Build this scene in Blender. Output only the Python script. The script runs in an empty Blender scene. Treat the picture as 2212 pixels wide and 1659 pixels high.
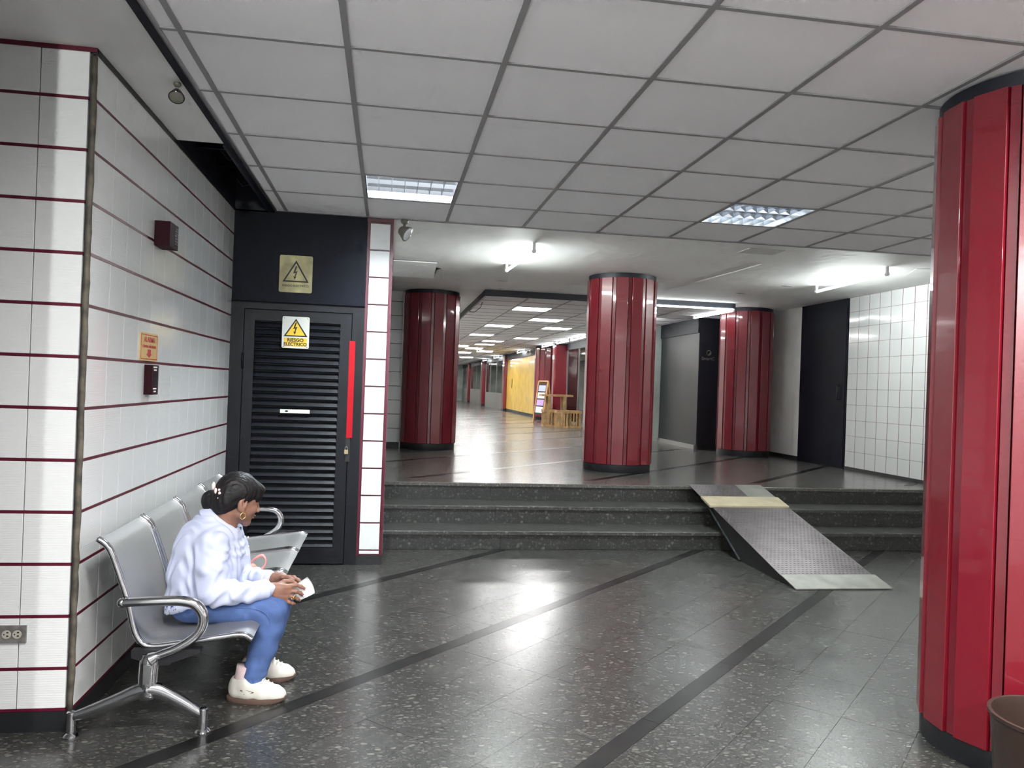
import bpy, math, random
import numpy as np
from mathutils import Matrix, Vector

S = bpy.context.scene
COL = S.collection
rnd = random.Random(7)

# ------------------------------------------------------------------ camera
CAM_H = 1.42
yaw, pit, rol = .1592, .0045, .0358
_f = Vector((math.sin(yaw)*math.cos(pit), math.cos(yaw)*math.cos(pit), math.sin(pit)))
_r = Vector((math.cos(yaw), -math.sin(yaw), 0.0))
_u = _r.cross(_f)
_r2 = _r*math.cos(rol) + _u*math.sin(rol)
_u2 = -_r*math.sin(rol) + _u*math.cos(rol)
cd = bpy.data.cameras.new('camera')
cd.sensor_width = 36.0
cd.lens = 1671.5/2212*36.0
cd.clip_start, cd.clip_end = .05, 200
cam = bpy.data.objects.new('camera', cd)
COL.objects.link(cam)
m = Matrix.Identity(4)
for i in range(3):
    m[i][0], m[i][1], m[i][2] = _r2[i], _u2[i], -_f[i]
m[2][3] = CAM_H
cam.matrix_world = m
S.camera = cam

# ------------------------------------------------------------------ world, view
w = bpy.data.worlds.new('world'); S.world = w
w.use_nodes = True
w.node_tree.nodes['Background'].inputs[0].default_value = (.05, .05, .055, 1)
w.node_tree.nodes['Background'].inputs[1].default_value = .3
S.view_settings.view_transform = 'Standard'
S.view_settings.look = 'None'
S.view_settings.gamma = 1.0
S.view_settings.use_curve_mapping = False
S.view_settings.exposure = 3.38
S.cycles.use_denoising = True
S.cycles.use_adaptive_sampling = True
S.cycles.adaptive_threshold = .03
S.cycles.adaptive_min_samples = 24
S.cycles.max_bounces = 5
S.cycles.diffuse_bounces = 3
S.cycles.glossy_bounces = 3
S.cycles.transmission_bounces = 4
S.cycles.transparent_max_bounces = 6
S.cycles.denoising_prefilter = 'FAST'
S.cycles.denoising_input_passes = 'RGB_ALBEDO_NORMAL'
S.cycles.sample_clamp_indirect = .6
S.cycles.sample_clamp_direct = 1.6
S.cycles.caustics_reflective = True
S.cycles.blur_glossy = 1.0
S.cycles.caustics_refractive = False

# light levels of the fixtures (built further down, each with its fixture)
E_TUBE = 18.0        # bare tubes on the plaster ceiling
W_BULB = 24.0   # added bulb behind the camera, for the shadow on the tiles
E_PANEL = 5.5        # corridor ceiling panels
E_STRIP = 3.0        # corridor tubes
W_LOUVRE_A = 20.0    # watts behind the louvred lamps
W_LOUVRE_B = 20.0
W_LOUVRE_ADDED = {(2, 9): 12.0, (6, 9): 14.0, (10, 9): 8.0, (4, 4): 30.0, (9, 4): 22.0}  # watts of the added lamps out of view

# ------------------------------------------------------------------ key dimensions
UP = .49             # level of the upper floor
ZG = 2.701           # suspended ceiling
CRK = [(3.55, 9.62, 2.771), (3.62, 9.0, 2.771), (3.66, 8.4, 2.771), (3.70, 7.9, 2.771), (3.72, 7.4, 2.771)]
ZP = 2.772           # plaster ceiling over the upper floor
XL, YC = -1.19, 3.30 # tiled wall corner
YD = 6.127           # door wall
XR = 6.05            # wall on the far side

# ------------------------------------------------------------------ materials
def mat(name, col, rough=.5, metal=0.0, spec=.5, coat=0.0, coat_rough=.05, bump=None, vary=None, emit=None, alpha=None, trans=0.0):
    mt = bpy.data.materials.new(name)
    mt.use_nodes = True
    nt = mt.node_tree
    b = nt.nodes['Principled BSDF']
    b.inputs['Base Color'].default_value = (*col, 1)
    b.inputs['Roughness'].default_value = rough
    b.inputs['Metallic'].default_value = metal
    b.inputs['Specular IOR Level'].default_value = spec
    b.inputs['Coat Weight'].default_value = coat
    b.inputs['Coat Roughness'].default_value = coat_rough
    b.inputs['Transmission Weight'].default_value = trans
    if emit:
        b.inputs['Emission Color'].default_value = (*emit[0], 1)
        b.inputs['Emission Strength'].default_value = emit[1]
    if vary or bump:
        tc = nt.nodes.new('ShaderNodeTexCoord')
    if vary:   # (scale, amount, detail)
        n = nt.nodes.new('ShaderNodeTexNoise')
        n.inputs['Scale'].default_value = vary[0]
        n.inputs['Detail'].default_value = vary[2] if len(vary) > 2 else 4
        nt.links.new(tc.outputs['Object'], n.inputs['Vector'])
        rp = nt.nodes.new('ShaderNodeValToRGB')
        k = vary[1]
        rp.color_ramp.elements[0].position = .3
        rp.color_ramp.elements[1].position = .7
        rp.color_ramp.elements[0].color = (*[max(0, c*(1-k)) for c in col], 1)
        rp.color_ramp.elements[1].color = (*[min(1, c*(1+k)) for c in col], 1)
        nt.links.new(n.outputs['Fac'], rp.inputs['Fac'])
        nt.links.new(rp.outputs['Color'], b.inputs['Base Color'])
    if bump:   # (scale, strength, distance)
        n = nt.nodes.new('ShaderNodeTexNoise')
        n.inputs['Scale'].default_value = bump[0]
        n.inputs['Detail'].default_value = 3
        nt.links.new(tc.outputs['Object'], n.inputs['Vector'])
        bp = nt.nodes.new('ShaderNodeBump')
        bp.inputs['Strength'].default_value = bump[1]
        bp.inputs['Distance'].default_value = bump[2]
        nt.links.new(n.outputs['Fac'], bp.inputs['Height'])
        nt.links.new(bp.outputs['Normal'], b.inputs['Normal'])
    return mt

def bsdf(mt): return mt.node_tree.nodes['Principled BSDF']

def terrazzo(name, base, chip, rough, scale=1.0, chips=.5, spec=.5):
    mt = mat(name, base, rough, spec=spec)
    nt = mt.node_tree; b = bsdf(mt)
    tc = nt.nodes.new('ShaderNodeTexCoord')
    geo = nt.nodes.new('ShaderNodeNewGeometry')
    wn = nt.nodes.new('ShaderNodeTexNoise'); wn.inputs['Scale'].default_value = 40; wn.inputs['Detail'].default_value = 0
    nt.links.new(geo.outputs['Position'], wn.inputs['Vector'])
    def vor(sc, thr, soft, seed):
        mp = nt.nodes.new('ShaderNodeMapping')
        mp.inputs['Location'].default_value = (seed, seed*.7, seed*.3)
        mp.inputs['Rotation'].default_value = (0, 0, seed)
        mp.inputs['Scale'].default_value = (1, 1.9, 1.0)
        nt.links.new(geo.outputs['Position'], mp.inputs['Vector'])
        mx = nt.nodes.new('ShaderNodeMix'); mx.data_type = 'VECTOR'
        mx.inputs['Factor'].default_value = .010
        nt.links.new(mp.outputs['Vector'], mx.inputs[4]); nt.links.new(wn.outputs['Color'], mx.inputs[5])
        v = nt.nodes.new('ShaderNodeTexVoronoi'); v.inputs['Scale'].default_value = sc
        nt.links.new(mx.outputs[1], v.inputs['Vector'])
        r = nt.nodes.new('ShaderNodeMapRange')
        r.inputs['From Min'].default_value = thr; r.inputs['From Max'].default_value = thr+soft
        r.inputs['To Min'].default_value = 1; r.inputs['To Max'].default_value = 0
        nt.links.new(v.outputs['Distance'], r.inputs['Value'])
        # only some cells carry a chip
        g = nt.nodes.new('ShaderNodeSeparateColor'); nt.links.new(v.outputs['Color'], g.inputs[0])
        q = nt.nodes.new('ShaderNodeMapRange')
        q.inputs['From Min'].default_value = 1-chips; q.inputs['From Max'].default_value = 1
        q.inputs['To Min'].default_value = 0; q.inputs['To Max'].default_value = 1
        nt.links.new(g.outputs[0], q.inputs['Value'])
        mu = nt.nodes.new('ShaderNodeMath'); mu.operation = 'MULTIPLY'
        nt.links.new(r.outputs[0], mu.inputs[0]); nt.links.new(q.outputs[0], mu.inputs[1])
        return mu.outputs[0]
    big = vor(19*scale, .20, .10, 1.3)
    mid = vor(38*scale, .26, .14, 2.9)
    fine = vor(85*scale, .34, .2, 4.1)
    mx1 = nt.nodes.new('ShaderNodeMath'); mx1.operation = 'MAXIMUM'
    nt.links.new(big, mx1.inputs[0])
    m2 = nt.nodes.new('ShaderNodeMath'); m2.operation = 'MULTIPLY'; m2.inputs[1].default_value = .75
    nt.links.new(mid, m2.inputs[0]); nt.links.new(m2.outputs[0], mx1.inputs[1])
    mx2 = nt.nodes.new('ShaderNodeMath'); mx2.operation = 'MAXIMUM'
    m3 = nt.nodes.new('ShaderNodeMath'); m3.operation = 'MULTIPLY'; m3.inputs[1].default_value = .4
    nt.links.new(fine, m3.inputs[0])
    nt.links.new(mx1.outputs[0], mx2.inputs[0]); nt.links.new(m3.outputs[0], mx2.inputs[1])
    cm = nt.nodes.new('ShaderNodeMix'); cm.data_type = 'RGBA'
    cm.inputs[6].default_value = (*base, 1); cm.inputs[7].default_value = (*chip, 1)
    nt.links.new(mx2.outputs[0], cm.inputs['Factor'])
    nt.links.new(cm.outputs[2], b.inputs['Base Color'])
    n = nt.nodes.new('ShaderNodeTexNoise'); n.inputs['Scale'].default_value = 3.0; n.inputs['Detail'].default_value = 1
    nt.links.new(geo.outputs['Position'], n.inputs['Vector'])
    rr = nt.nodes.new('ShaderNodeMapRange')
    rr.inputs['To Min'].default_value = rough*.8; rr.inputs['To Max'].default_value = rough*1.25
    nt.links.new(n.outputs['Fac'], rr.inputs['Value']); nt.links.new(rr.outputs[0], b.inputs['Roughness'])
    return mt

M = {}
M['tile'] = mat('white_glazed_tile', (.735, .745, .74), .16, coat=.4)
M['tile_plain'] = mat('white_plain_tile', (.62, .63, .63), .12, coat=.5)
M['tile_back'] = mat('tile_grout_grey', (.05, .048, .05), .8, spec=.1)
M['listel'] = mat('burgundy_listel', (.085, .004, .018), .35)
M['navy'] = mat('navy_paint', (.0034, .0046, .0098), .5, spec=.14, vary=(3, .25))
M['doorpaint'] = mat('charcoal_door_paint', (.0062, .0072, .0100), .42, spec=.25, vary=(4, .25))
M['navy_dark'] = mat('navy_recess', (.004, .006, .014), .6)
M['black'] = mat('black_rubber', (.010, .011, .013), .45)
M['strip'] = mat('weathered_corner_strip', (.075, .063, .048), .7, vary=(18, .6))
M['ctile'] = mat('ceiling_tile_white', (.87, .86, .87), .9, bump=(160, .25, .002))
M['bar'] = mat('ceiling_grid_grey', (.27, .265, .27), .5)
M['plaster'] = mat('ceiling_plaster', (.90, .90, .885), .55, bump=(9, .35, .02), vary=(1.3, .06))
M['soffit'] = mat('soffit_paint', (.82, .815, .80), .8, bump=(30, .1, .004), vary=(2, .05))
M['wallplaster'] = mat('wall_plaster_white', (.62, .61, .59), .8, vary=(2.5, .12))
M['red'] = mat('red_enamel', (.165, .0035, .012), .34, coat=.8, coat_rough=.05)
M['red_narrow'] = mat('red_enamel_trim', (.135, .003, .011), .32, coat=.9, coat_rough=.08)
M['core'] = mat('dark_column_core', (.02, .003, .006), .6)
M['chrome'] = mat('chrome', (.62, .62, .64), .12, metal=1.0)
M['steel'] = mat('brushed_steel', (.42, .42, .43), .38, metal=1.0)
M['darksteel'] = mat('dark_steel_beam', (.012, .012, .014), .4)
M['plate'] = mat('diamond_plate', (.13, .115, .12), .36, metal=.85, vary=(6, .2))
M['sheet'] = mat('plain_sheet_metal', (.22, .22, .20), .45, metal=.6, vary=(7, .2))
M['wood'] = mat('worn_pale_wood', (.36, .31, .21), .6, vary=(5, .15))
M['darkwood'] = mat('dark_plywood', (.012, .013, .012), .55)
M['cratewood'] = mat('crate_wood', (.33, .20, .085), .6, vary=(9, .3))
M['easelwood'] = mat('easel_wood', (.42, .22, .09), .5)
M['yellow'] = mat('yellow_shutter', (.78, .50, .06), .25, vary=(3, .12), coat=.4)
M['glass'] = None
M['white'] = mat('white_plastic', (.8, .8, .8), .4)
M['whitepaper'] = mat('white_paper', (.85, .86, .88), .6)
M['signyellow'] = mat('sign_yellow', (.85, .55, .02), .4)
M['signcream'] = mat('sign_faded_cream', (.48, .43, .22), .5, vary=(9, .35))
M['signwhite'] = mat('sign_white', (.70, .72, .66), .4)
M['ink'] = mat('black_ink', (.006, .006, .007), .5)
M['redink'] = mat('red_ink', (.42, .02, .03), .5)
M['brightred'] = mat('bright_red_paint', (.36, .0015, .009), .5, spec=.25)
M['alarm'] = mat('maroon_plastic', (.020, .002, .006), .6, spec=.12)
M['alarmsign'] = mat('alarm_sign_tan', (.62, .42, .17), .4)
M['smoked'] = mat('smoked_window', (.015, .012, .016), .15)
M['brass'] = mat('brass', (.55, .45, .28), .35, metal=1.0)
M['greyplate'] = mat('worn_grey_plate', (.20, .19, .18), .45, metal=.3, vary=(30, .35))
M['outletivory'] = mat('outlet_ivory', (.42, .40, .34), .4)
M['lampbody'] = mat('lamp_head_grey', (.16, .155, .13), .4)
M['lens'] = mat('lamp_lens', (.75, .78, .8), .08, coat=1.0)
M['bin'] = mat('brown_bin_plastic', (.030, .017, .013), .38)
M['shopgrey'] = mat('shopfront_charcoal', (.016, .019, .021), .35, spec=.35)
M['shopbase'] = mat('shopfront_skirting', (.20, .20, .19), .5)
M['shopinside'] = mat('shop_interior', (.46, .50, .47), .8, vary=(1.2, .3))
M['frame'] = mat('shop_metal_frame', (.30, .31, .30), .35, metal=.7)
M['headboard'] = mat('navy_fascia', (.006, .008, .014), .5)
M['floor'] = terrazzo('terrazzo_dark', (.026, .026, .0245), (.13, .127, .115), .25, chips=.8)
M['floorup'] = terrazzo('terrazzo_upper', (.085, .082, .077), (.20, .19, .175), .20, chips=.8, spec=.32)
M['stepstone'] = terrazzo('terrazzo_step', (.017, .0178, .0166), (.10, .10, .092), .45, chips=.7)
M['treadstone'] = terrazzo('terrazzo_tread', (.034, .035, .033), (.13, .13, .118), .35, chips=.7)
M['inlay'] = mat('black_stone_inlay', (.010, .010, .010), .28, spec=.3, vary=(5, .4))
M['grout'] = mat('floor_joint', (.012, .012, .012), .7)
M['tube'] = mat('lit_tube', (1, 1, 1), .5, emit=((.93, 1.0, .97), E_TUBE))
M['panelglow'] = mat('lit_panel', (1, 1, 1), .5, emit=((1.0, .99, .97), E_PANEL))
M['stripglow'] = mat('lit_strip', (1, 1, 1), .5, emit=((.93, 1.0, 1.0), E_STRIP))
M['lampmetal'] = mat('lamp_reflector', (.80, .82, .85), .16, metal=1.0)
M['blade'] = mat('louvre_blade_metal', (.70, .76, .85), .10, metal=1.0)
M['skin'] = mat('skin', (.235, .115, .080), .5, vary=(25, .15), bump=(120, .15, .002))
M['hair'] = mat('black_hair', (.006, .005, .006), .5, spec=.25)
M['denim'] = mat('blue_denim', (.062, .112, .275), .85, vary=(10, .22), bump=(180, .15, .002))
M['shoe'] = mat('off_white_leather', (.58, .555, .50), .45, vary=(20, .06))
M['sole'] = mat('brown_gum_sole', (.105, .062, .048), .55)
M['sock'] = mat('pale_pink_sock', (.62, .47, .48), .8)
M['gold'] = mat('gold', (.80, .55, .22), .22, metal=1.0)
M['pink'] = mat('pink_strap', (.75, .33, .30), .5)
M['coral'] = mat('coral_bag', (.80, .26, .19), .5)
M['pearl'] = mat('pearl_clip', (.75, .60, .58), .25, coat=.6)

# ribbed glaze of the white wall tiles: fine horizontal relief
nt = M['tile'].node_tree
g = nt.nodes.new('ShaderNodeNewGeometry')
wv = nt.nodes.new('ShaderNodeTexWave'); wv.wave_type = 'BANDS'; wv.bands_direction = 'Z'
wv.inputs['Scale'].default_value = 34.0
nt.links.new(g.outputs['Position'], wv.inputs['Vector'])
bp = nt.nodes.new('ShaderNodeBump'); bp.inputs['Strength'].default_value = .11; bp.inputs['Distance'].default_value = .002
nt.links.new(wv.outputs['Fac'], bp.inputs['Height'])
nt.links.new(bp.outputs['Normal'], bsdf(M['tile']).inputs['Normal'])
nt.links.new(bp.outputs['Normal'], bsdf(M['tile']).inputs['Coat Normal'])

# perforated steel of the bench: regular small holes along y and along the profile
M['perf'] = mat('perforated_steel', (.45, .45, .45), .46, metal=.75)
nt = M['perf'].node_tree
g = nt.nodes.new('ShaderNodeNewGeometry')
sx = nt.nodes.new('ShaderNodeSeparateXYZ'); nt.links.new(g.outputs['Position'], sx.inputs[0])
su = nt.nodes.new('ShaderNodeMath'); su.operation = 'SUBTRACT'
nt.links.new(sx.outputs['X'], su.inputs[0]); nt.links.new(sx.outputs['Z'], su.inputs[1])
cx = nt.nodes.new('ShaderNodeCombineXYZ')
nt.links.new(sx.outputs['Y'], cx.inputs[0]); nt.links.new(su.outputs[0], cx.inputs[1])
vo = nt.nodes.new('ShaderNodeTexVoronoi'); vo.voronoi_dimensions = '2D'
vo.inputs['Scale'].default_value = 165; vo.inputs['Randomness'].default_value = 0
nt.links.new(cx.outputs[0], vo.inputs['Vector'])
mr = nt.nodes.new('ShaderNodeMapRange')
mr.inputs['From Min'].default_value = .26; mr.inputs['From Max'].default_value = .34
nt.links.new(vo.outputs['Distance'], mr.inputs['Value'])
mx = nt.nodes.new('ShaderNodeMix'); mx.data_type = 'RGBA'
mx.inputs[6].default_value = (.22, .22, .22, 1); mx.inputs[7].default_value = (.46, .46, .455, 1)
nt.links.new(mr.outputs[0], mx.inputs['Factor'])
nt.links.new(mx.outputs[2], bsdf(M['perf']).inputs['Base Color'])

# clear shop glass: mostly see-through with a mirror-like film
def glass_mat(name, tint, mirror):
    mt = bpy.data.materials.new(name); mt.use_nodes = True
    nt = mt.node_tree; nt.nodes.clear()
    o = nt.nodes.new('ShaderNodeOutputMaterial')
    t = nt.nodes.new('ShaderNodeBsdfTransparent'); t.inputs[0].default_value = (*tint, 1)
    gl = nt.nodes.new('ShaderNodeBsdfGlossy'); gl.inputs['Roughness'].default_value = .04
    fr = nt.nodes.new('ShaderNodeFresnel'); fr.inputs['IOR'].default_value = 1.5
    ad = nt.nodes.new('ShaderNodeMath'); ad.operation = 'ADD'; ad.inputs[1].default_value = mirror; ad.use_clamp = True
    nt.links.new(fr.outputs[0], ad.inputs[0])
    mi = nt.nodes.new('ShaderNodeMixShader')
    nt.links.new(ad.outputs[0], mi.inputs[0]); nt.links.new(t.outputs[0], mi.inputs[1]); nt.links.new(gl.outputs[0], mi.inputs[2])
    nt.links.new(mi.outputs[0], o.inputs[0])
    return mt
M['glass'] = glass_mat('shop_glass', (.86, .9, .88), .06)

# shirt: pale blue-white cotton; eyelet holes along the hem and the collar edge
M['shirt'] = mat('pale_cotton_shirt', (.50, .535, .70), .8, bump=(60, .12, .003))
nt = M['shirt'].node_tree
g = nt.nodes.new('ShaderNodeNewGeometry')
sx = nt.nodes.new('ShaderNodeSeparateXYZ'); nt.links.new(g.outputs['Position'], sx.inputs[0])
cx = nt.nodes.new('ShaderNodeCombineXYZ')
nt.links.new(sx.outputs['X'], cx.inputs[0]); nt.links.new(sx.outputs['Z'], cx.inputs[1]); nt.links.new(sx.outputs['Y'], cx.inputs[2])
vo = nt.nodes.new('ShaderNodeTexVoronoi'); vo.inputs['Scale'].default_value = 75
nt.links.new(cx.outputs[0], vo.inputs['Vector'])
lt = nt.nodes.new('ShaderNodeMath'); lt.operation = 'LESS_THAN'; lt.inputs[1].default_value = .28
nt.links.new(vo.outputs['Distance'], lt.inputs[0])
zb = nt.nodes.new('ShaderNodeMath'); zb.operation = 'LESS_THAN'; zb.inputs[1].default_value = .425
nt.links.new(sx.outputs['Z'], zb.inputs[0])
xb = nt.nodes.new('ShaderNodeMath'); xb.operation = 'LESS_THAN'; xb.inputs[1].default_value = -.735
nt.links.new(sx.outputs['X'], xb.inputs[0])
a1 = nt.nodes.new('ShaderNodeMath'); a1.operation = 'MULTIPLY'
a2 = nt.nodes.new('ShaderNodeMath'); a2.operation = 'MULTIPLY'
nt.links.new(lt.outputs[0], a1.inputs[0]); nt.links.new(zb.outputs[0], a1.inputs[1])
nt.links.new(a1.outputs[0], a2.inputs[0]); nt.links.new(xb.outputs[0], a2.inputs[1])
mx = nt.nodes.new('ShaderNodeMix'); mx.data_type = 'RGBA'
mx.inputs[6].default_value = (.50, .535, .70, 1); mx.inputs[7].default_value = (.10, .12, .2, 1)
nt.links.new(a2.outputs[0], mx.inputs['Factor'])
nt.links.new(mx.outputs[2], bsdf(M['shirt']).inputs['Base Color'])

# hair: fine strands as relief
nt = M['hair'].node_tree
tc = nt.nodes.new('ShaderNodeTexCoord')
mp = nt.nodes.new('ShaderNodeMapping'); mp.inputs['Scale'].default_value = (40, 260, 90)
nt.links.new(tc.outputs['Object'], mp.inputs['Vector'])
n = nt.nodes.new('ShaderNodeTexNoise'); n.inputs['Scale'].default_value = 1.0
nt.links.new(mp.outputs[0], n.inputs['Vector'])
bp = nt.nodes.new('ShaderNodeBump'); bp.inputs['Strength'].default_value = .5; bp.inputs['Distance'].default_value = .004
nt.links.new(n.outputs['Fac'], bp.inputs['Height']); nt.links.new(bp.outputs['Normal'], bsdf(M['hair']).inputs['Normal'])

# ------------------------------------------------------------------ mesh helpers
class MB:
    def __init__(self): self.v = []; self.f = []
    def add(self, vs, fs):
        o = len(self.v); self.v += [tuple(p) for p in vs]; self.f += [tuple(o+i for i in q) for q in fs]; return self
    def box(self, x0, x1, y0, y1, z0, z1):
        return self.add([(x0,y0,z0),(x1,y0,z0),(x1,y1,z0),(x0,y1,z0),(x0,y0,z1),(x1,y0,z1),(x1,y1,z1),(x0,y1,z1)],
                        [(0,3,2,1),(4,5,6,7),(0,1,5,4),(1,2,6,5),(2,3,7,6),(3,0,4,7)])
    def prism(self, pts, axis, a, b):
        """pts: outline in the plane normal to axis; extruded from a to b"""
        n = len(pts)
        def P(p, t):
            if axis == 'x': return (t, p[0], p[1])
            if axis == 'y': return (p[0], t, p[1])
            return (p[0], p[1], t)
        vs = [P(p, a) for p in pts] + [P(p, b) for p in pts]
        fs = [tuple(range(n)), tuple(range(2*n-1, n-1, -1))] + [(i, i+n, (i+1) % n+n, (i+1) % n) for i in range(n)]
        return self.add(vs, fs)
    def tube(self, pts, radii, seg=10, flat=None, caps=True):
        """swept tube through pts; radii one per point (or a number); flat=(axis vector, factor) squashes it"""
        pts = [Vector(p) for p in pts]; n = len(pts)
        if not hasattr(radii, '__len__'): radii = [radii]*n
        vs = []; prev = None
        for i, p in enumerate(pts):
            t = (pts[min(i+1, n-1)]-pts[max(i-1, 0)])
            if t.length < 1e-9: t = Vector((0, 0, 1))
            t.normalize()
            if prev is None:
                a = Vector((0, 1, 0)) if abs(t.y) < .9 else Vector((1, 0, 0))
            else: a = prev
            a = (a - t*a.dot(t)).normalized(); prev = a
            b = t.cross(a)
            for k in range(seg):
                an = 2*math.pi*k/seg
                d = a*math.cos(an)+b*math.sin(an)
                if flat: d = d - flat[0]*(d.dot(flat[0]))*(1-flat[1])
                vs.append(p+d*radii[i])
        fs = []
        for i in range(n-1):
            for k in range(seg):
                fs.append((i*seg+k, i*seg+(k+1) % seg, (i+1)*seg+(k+1) % seg, (i+1)*seg+k))
        if caps:
            fs.append(tuple(range(seg-1, -1, -1))); fs.append(tuple((n-1)*seg+k for k in range(seg)))
        return self.add(vs, fs)
    def lathe(self, prof, c=(0, 0, 0), seg=32, closed=False):
        vs = []; n = len(prof)
        for r, z in prof:
            for k in range(seg):
                a = 2*math.pi*k/seg; vs.append((c[0]+r*math.cos(a), c[1]+r*math.sin(a), c[2]+z))
        fs = []
        for i in range(n-1):
            for k in range(seg):
                fs.append((i*seg+k, i*seg+(k+1) % seg, (i+1)*seg+(k+1) % seg, (i+1)*seg+k))
        if not closed:
            fs.append(tuple(range(seg-1, -1, -1))); fs.append(tuple((n-1)*seg+k for k in range(seg)))
        return self.add(vs, fs)
    def ellipsoid(self, c, r, seg=16, rings=10):
        vs = [(c[0], c[1], c[2]-r[2])]
        for i in range(1, rings):
            t = math.pi*i/rings-math.pi/2
            for k in range(seg):
                a = 2*math.pi*k/seg
                vs.append((c[0]+r[0]*math.cos(t)*math.cos(a), c[1]+r[1]*math.cos(t)*math.sin(a), c[2]+r[2]*math.sin(t)))
        vs.append((c[0], c[1], c[2]+r[2]))
        fs = [(0, 1+(k+1) % seg, 1+k) for k in range(seg)]
        for i in range(rings-2):
            for k in range(seg):
                a = 1+i*seg; fs.append((a+k, a+(k+1) % seg, a+seg+(k+1) % seg, a+seg+k))
        L = len(vs)-1; a = 1+(rings-2)*seg
        fs += [(a+k, a+(k+1) % seg, L) for k in range(seg)]
        return self.add(vs, fs)
    def mesh(self, name, mt, smooth=False):
        me = bpy.data.meshes.new(name); me.from_pydata(self.v, [], self.f); me.update()
        if mt: me.materials.append(mt)
        if smooth: me.polygons.foreach_set('use_smooth', [True]*len(me.polygons))
        return me

def link(name, me, parent=None, loc=(0, 0, 0), rotz=0.0, rot=None):
    o = bpy.data.objects.new(name, me); COL.objects.link(o)
    L = Vector((0, 0, 0)); q = parent
    while q is not None: L = L+Vector(q.location); q = q.parent
    o.location = Vector(loc)-L
    if rot is not None: o.rotation_euler = rot
    elif rotz: o.rotation_euler = (0, 0, rotz)
    if parent is not None: o.parent = parent
    return o
def build(mb, name, mt, parent=None, smooth=False, auto=None):
    """geometry in world coordinates; the object sits at its parent's origin or at the world origin"""
    me = mb.mesh(name, mt, smooth)
    o = link(name, me, parent)
    if auto: sharp(me, auto)
    return o
def sharp(me, deg):
    me.polygons.foreach_set('use_smooth', [True]*len(me.polygons))
    me.set_sharp_from_angle(angle=math.radians(deg))
def tag(o, label, cat, group=None, kind=None):
    o['label'] = label; o['category'] = cat
    if group: o['group'] = group
    if kind: o['kind'] = kind
    return o
def thing(name, label, cat, loc, group=None, kind=None):
    o = bpy.data.objects.new(name, None); COL.objects.link(o)
    o.empty_display_size = .1; o.location = loc
    return tag(o, label, cat, group, kind)
def struct(o, label, cat): return tag(o, label, cat, kind='structure')

def pad_mesh(name, mt, w, h, t, c, facing):
    """flat piece w x h, thickness t, front edges chamfered by c; centre of the back face at the origin.
    facing: '-y', '+x', '-x', '-z', '+z'"""
    W, H_ = w/2, h/2
    loc = [(-W, -H_, 0), (W, -H_, 0), (W, H_, 0), (-W, H_, 0),
           (-W, -H_, t-c), (W, -H_, t-c), (W, H_, t-c), (-W, H_, t-c),
           (-W+c, -H_+c, t), (W-c, -H_+c, t), (W-c, H_-c, t), (-W+c, H_-c, t)]
    def T(p):
        u, v, n = p
        if facing == '-y': return (u, -n, v)
        if facing == '+x': return (n, u, v)
        if facing == '-x': return (-n, -u, v)
        if facing == '-z': return (u, -v, -n)
        return (u, v, n)
    fs = [(0, 1, 5, 4), (1, 2, 6, 5), (2, 3, 7, 6), (3, 0, 4, 7), (4, 5, 9, 8), (5, 6, 10, 9), (6, 7, 11, 10), (7, 4, 8, 11), (8, 9, 10, 11), (3, 2, 1, 0)]
    b = MB().add([T(p) for p in loc], fs)
    return b.mesh(name, mt)
_padc = {}
def pad(name, mt, w, h, t, c, facing, loc, parent):
    k = (name, mt.name, round(w, 4), round(h, 4), t, c, facing)
    if k not in _padc: _padc[k] = pad_mesh(name, mt, w, h, t, c, facing)
    return link(name, _padc[k], parent, loc)

def text(name, s, size, mt, loc, facing, parent, align='CENTER', sx=1.0, bold=.012):
    cu = bpy.data.curves.new(name, 'FONT'); cu.body = s; cu.size = size
    cu.align_x = align; cu.align_y = 'CENTER'; cu.extrude = .0006; cu.space_character = 1.0
    cu.offset = size*bold
    cu.materials.append(mt)
    tmp = bpy.data.objects.new(name, cu); COL.objects.link(tmp)
    me = bpy.data.meshes.new_from_object(tmp.evaluated_get(bpy.context.evaluated_depsgraph_get()))
    bpy.data.objects.remove(tmp); bpy.data.curves.remove(cu)
    o = bpy.data.objects.new(name, me); COL.objects.link(o)
    rot = {'-y': (math.pi/2, 0, 0), '+x': (math.pi/2, 0, math.pi/2), '-x': (math.pi/2, 0, -math.pi/2)}[facing]
    o.location = Vector(loc)-Vector(parent.location); o.rotation_euler = rot; o.scale = (sx, 1, 1)
    o.parent = parent
    return o

def copy_tree(o, parent=None):
    c = o.copy(); COL.objects.link(c); c.parent = parent
    for ch in list(o.children): copy_tree(ch, c)
    return c

# ================================================================== SETTING
# ---------------------------------------------------------- lower floor: diagonal slabs and black inlays
base = MB().box(-2.7, XR, -4.2, 6.70, -.12, -.004)
floor = struct(build(base, 'floor', M['grout']), 'polished dark terrazzo floor with diagonal black inlay strips', 'floor')
r2 = math.sqrt(2)
C0, MOD = 3.84, 1.81            # inlay lines y - x = C0 + k*MOD
SW = .085*r2                    # inlay width measured along c
TW = (MOD-SW)/4
SP = .65                        # joint spacing along x + y
def clip(poly, x0, x1, y0, y1):
    for ax, lim, sgn in ((0, x0, 1), (0, x1, -1), (1, y0, 1), (1, y1, -1)):
        out = []
        for i in range(len(poly)):
            a, b = poly[i], poly[(i+1) % len(poly)]
            da, db = (a[ax]-lim)*sgn, (b[ax]-lim)*sgn
            if da >= 0: out.append(a)
            if da*db < 0:
                t = da/(da-db); out.append((a[0]+(b[0]-a[0])*t, a[1]+(b[1]-a[1])*t))
        poly = out
        if len(poly) < 3: return []
    return poly
def cs(c, s): return ((s-c)/2, (s+c)/2)
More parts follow.
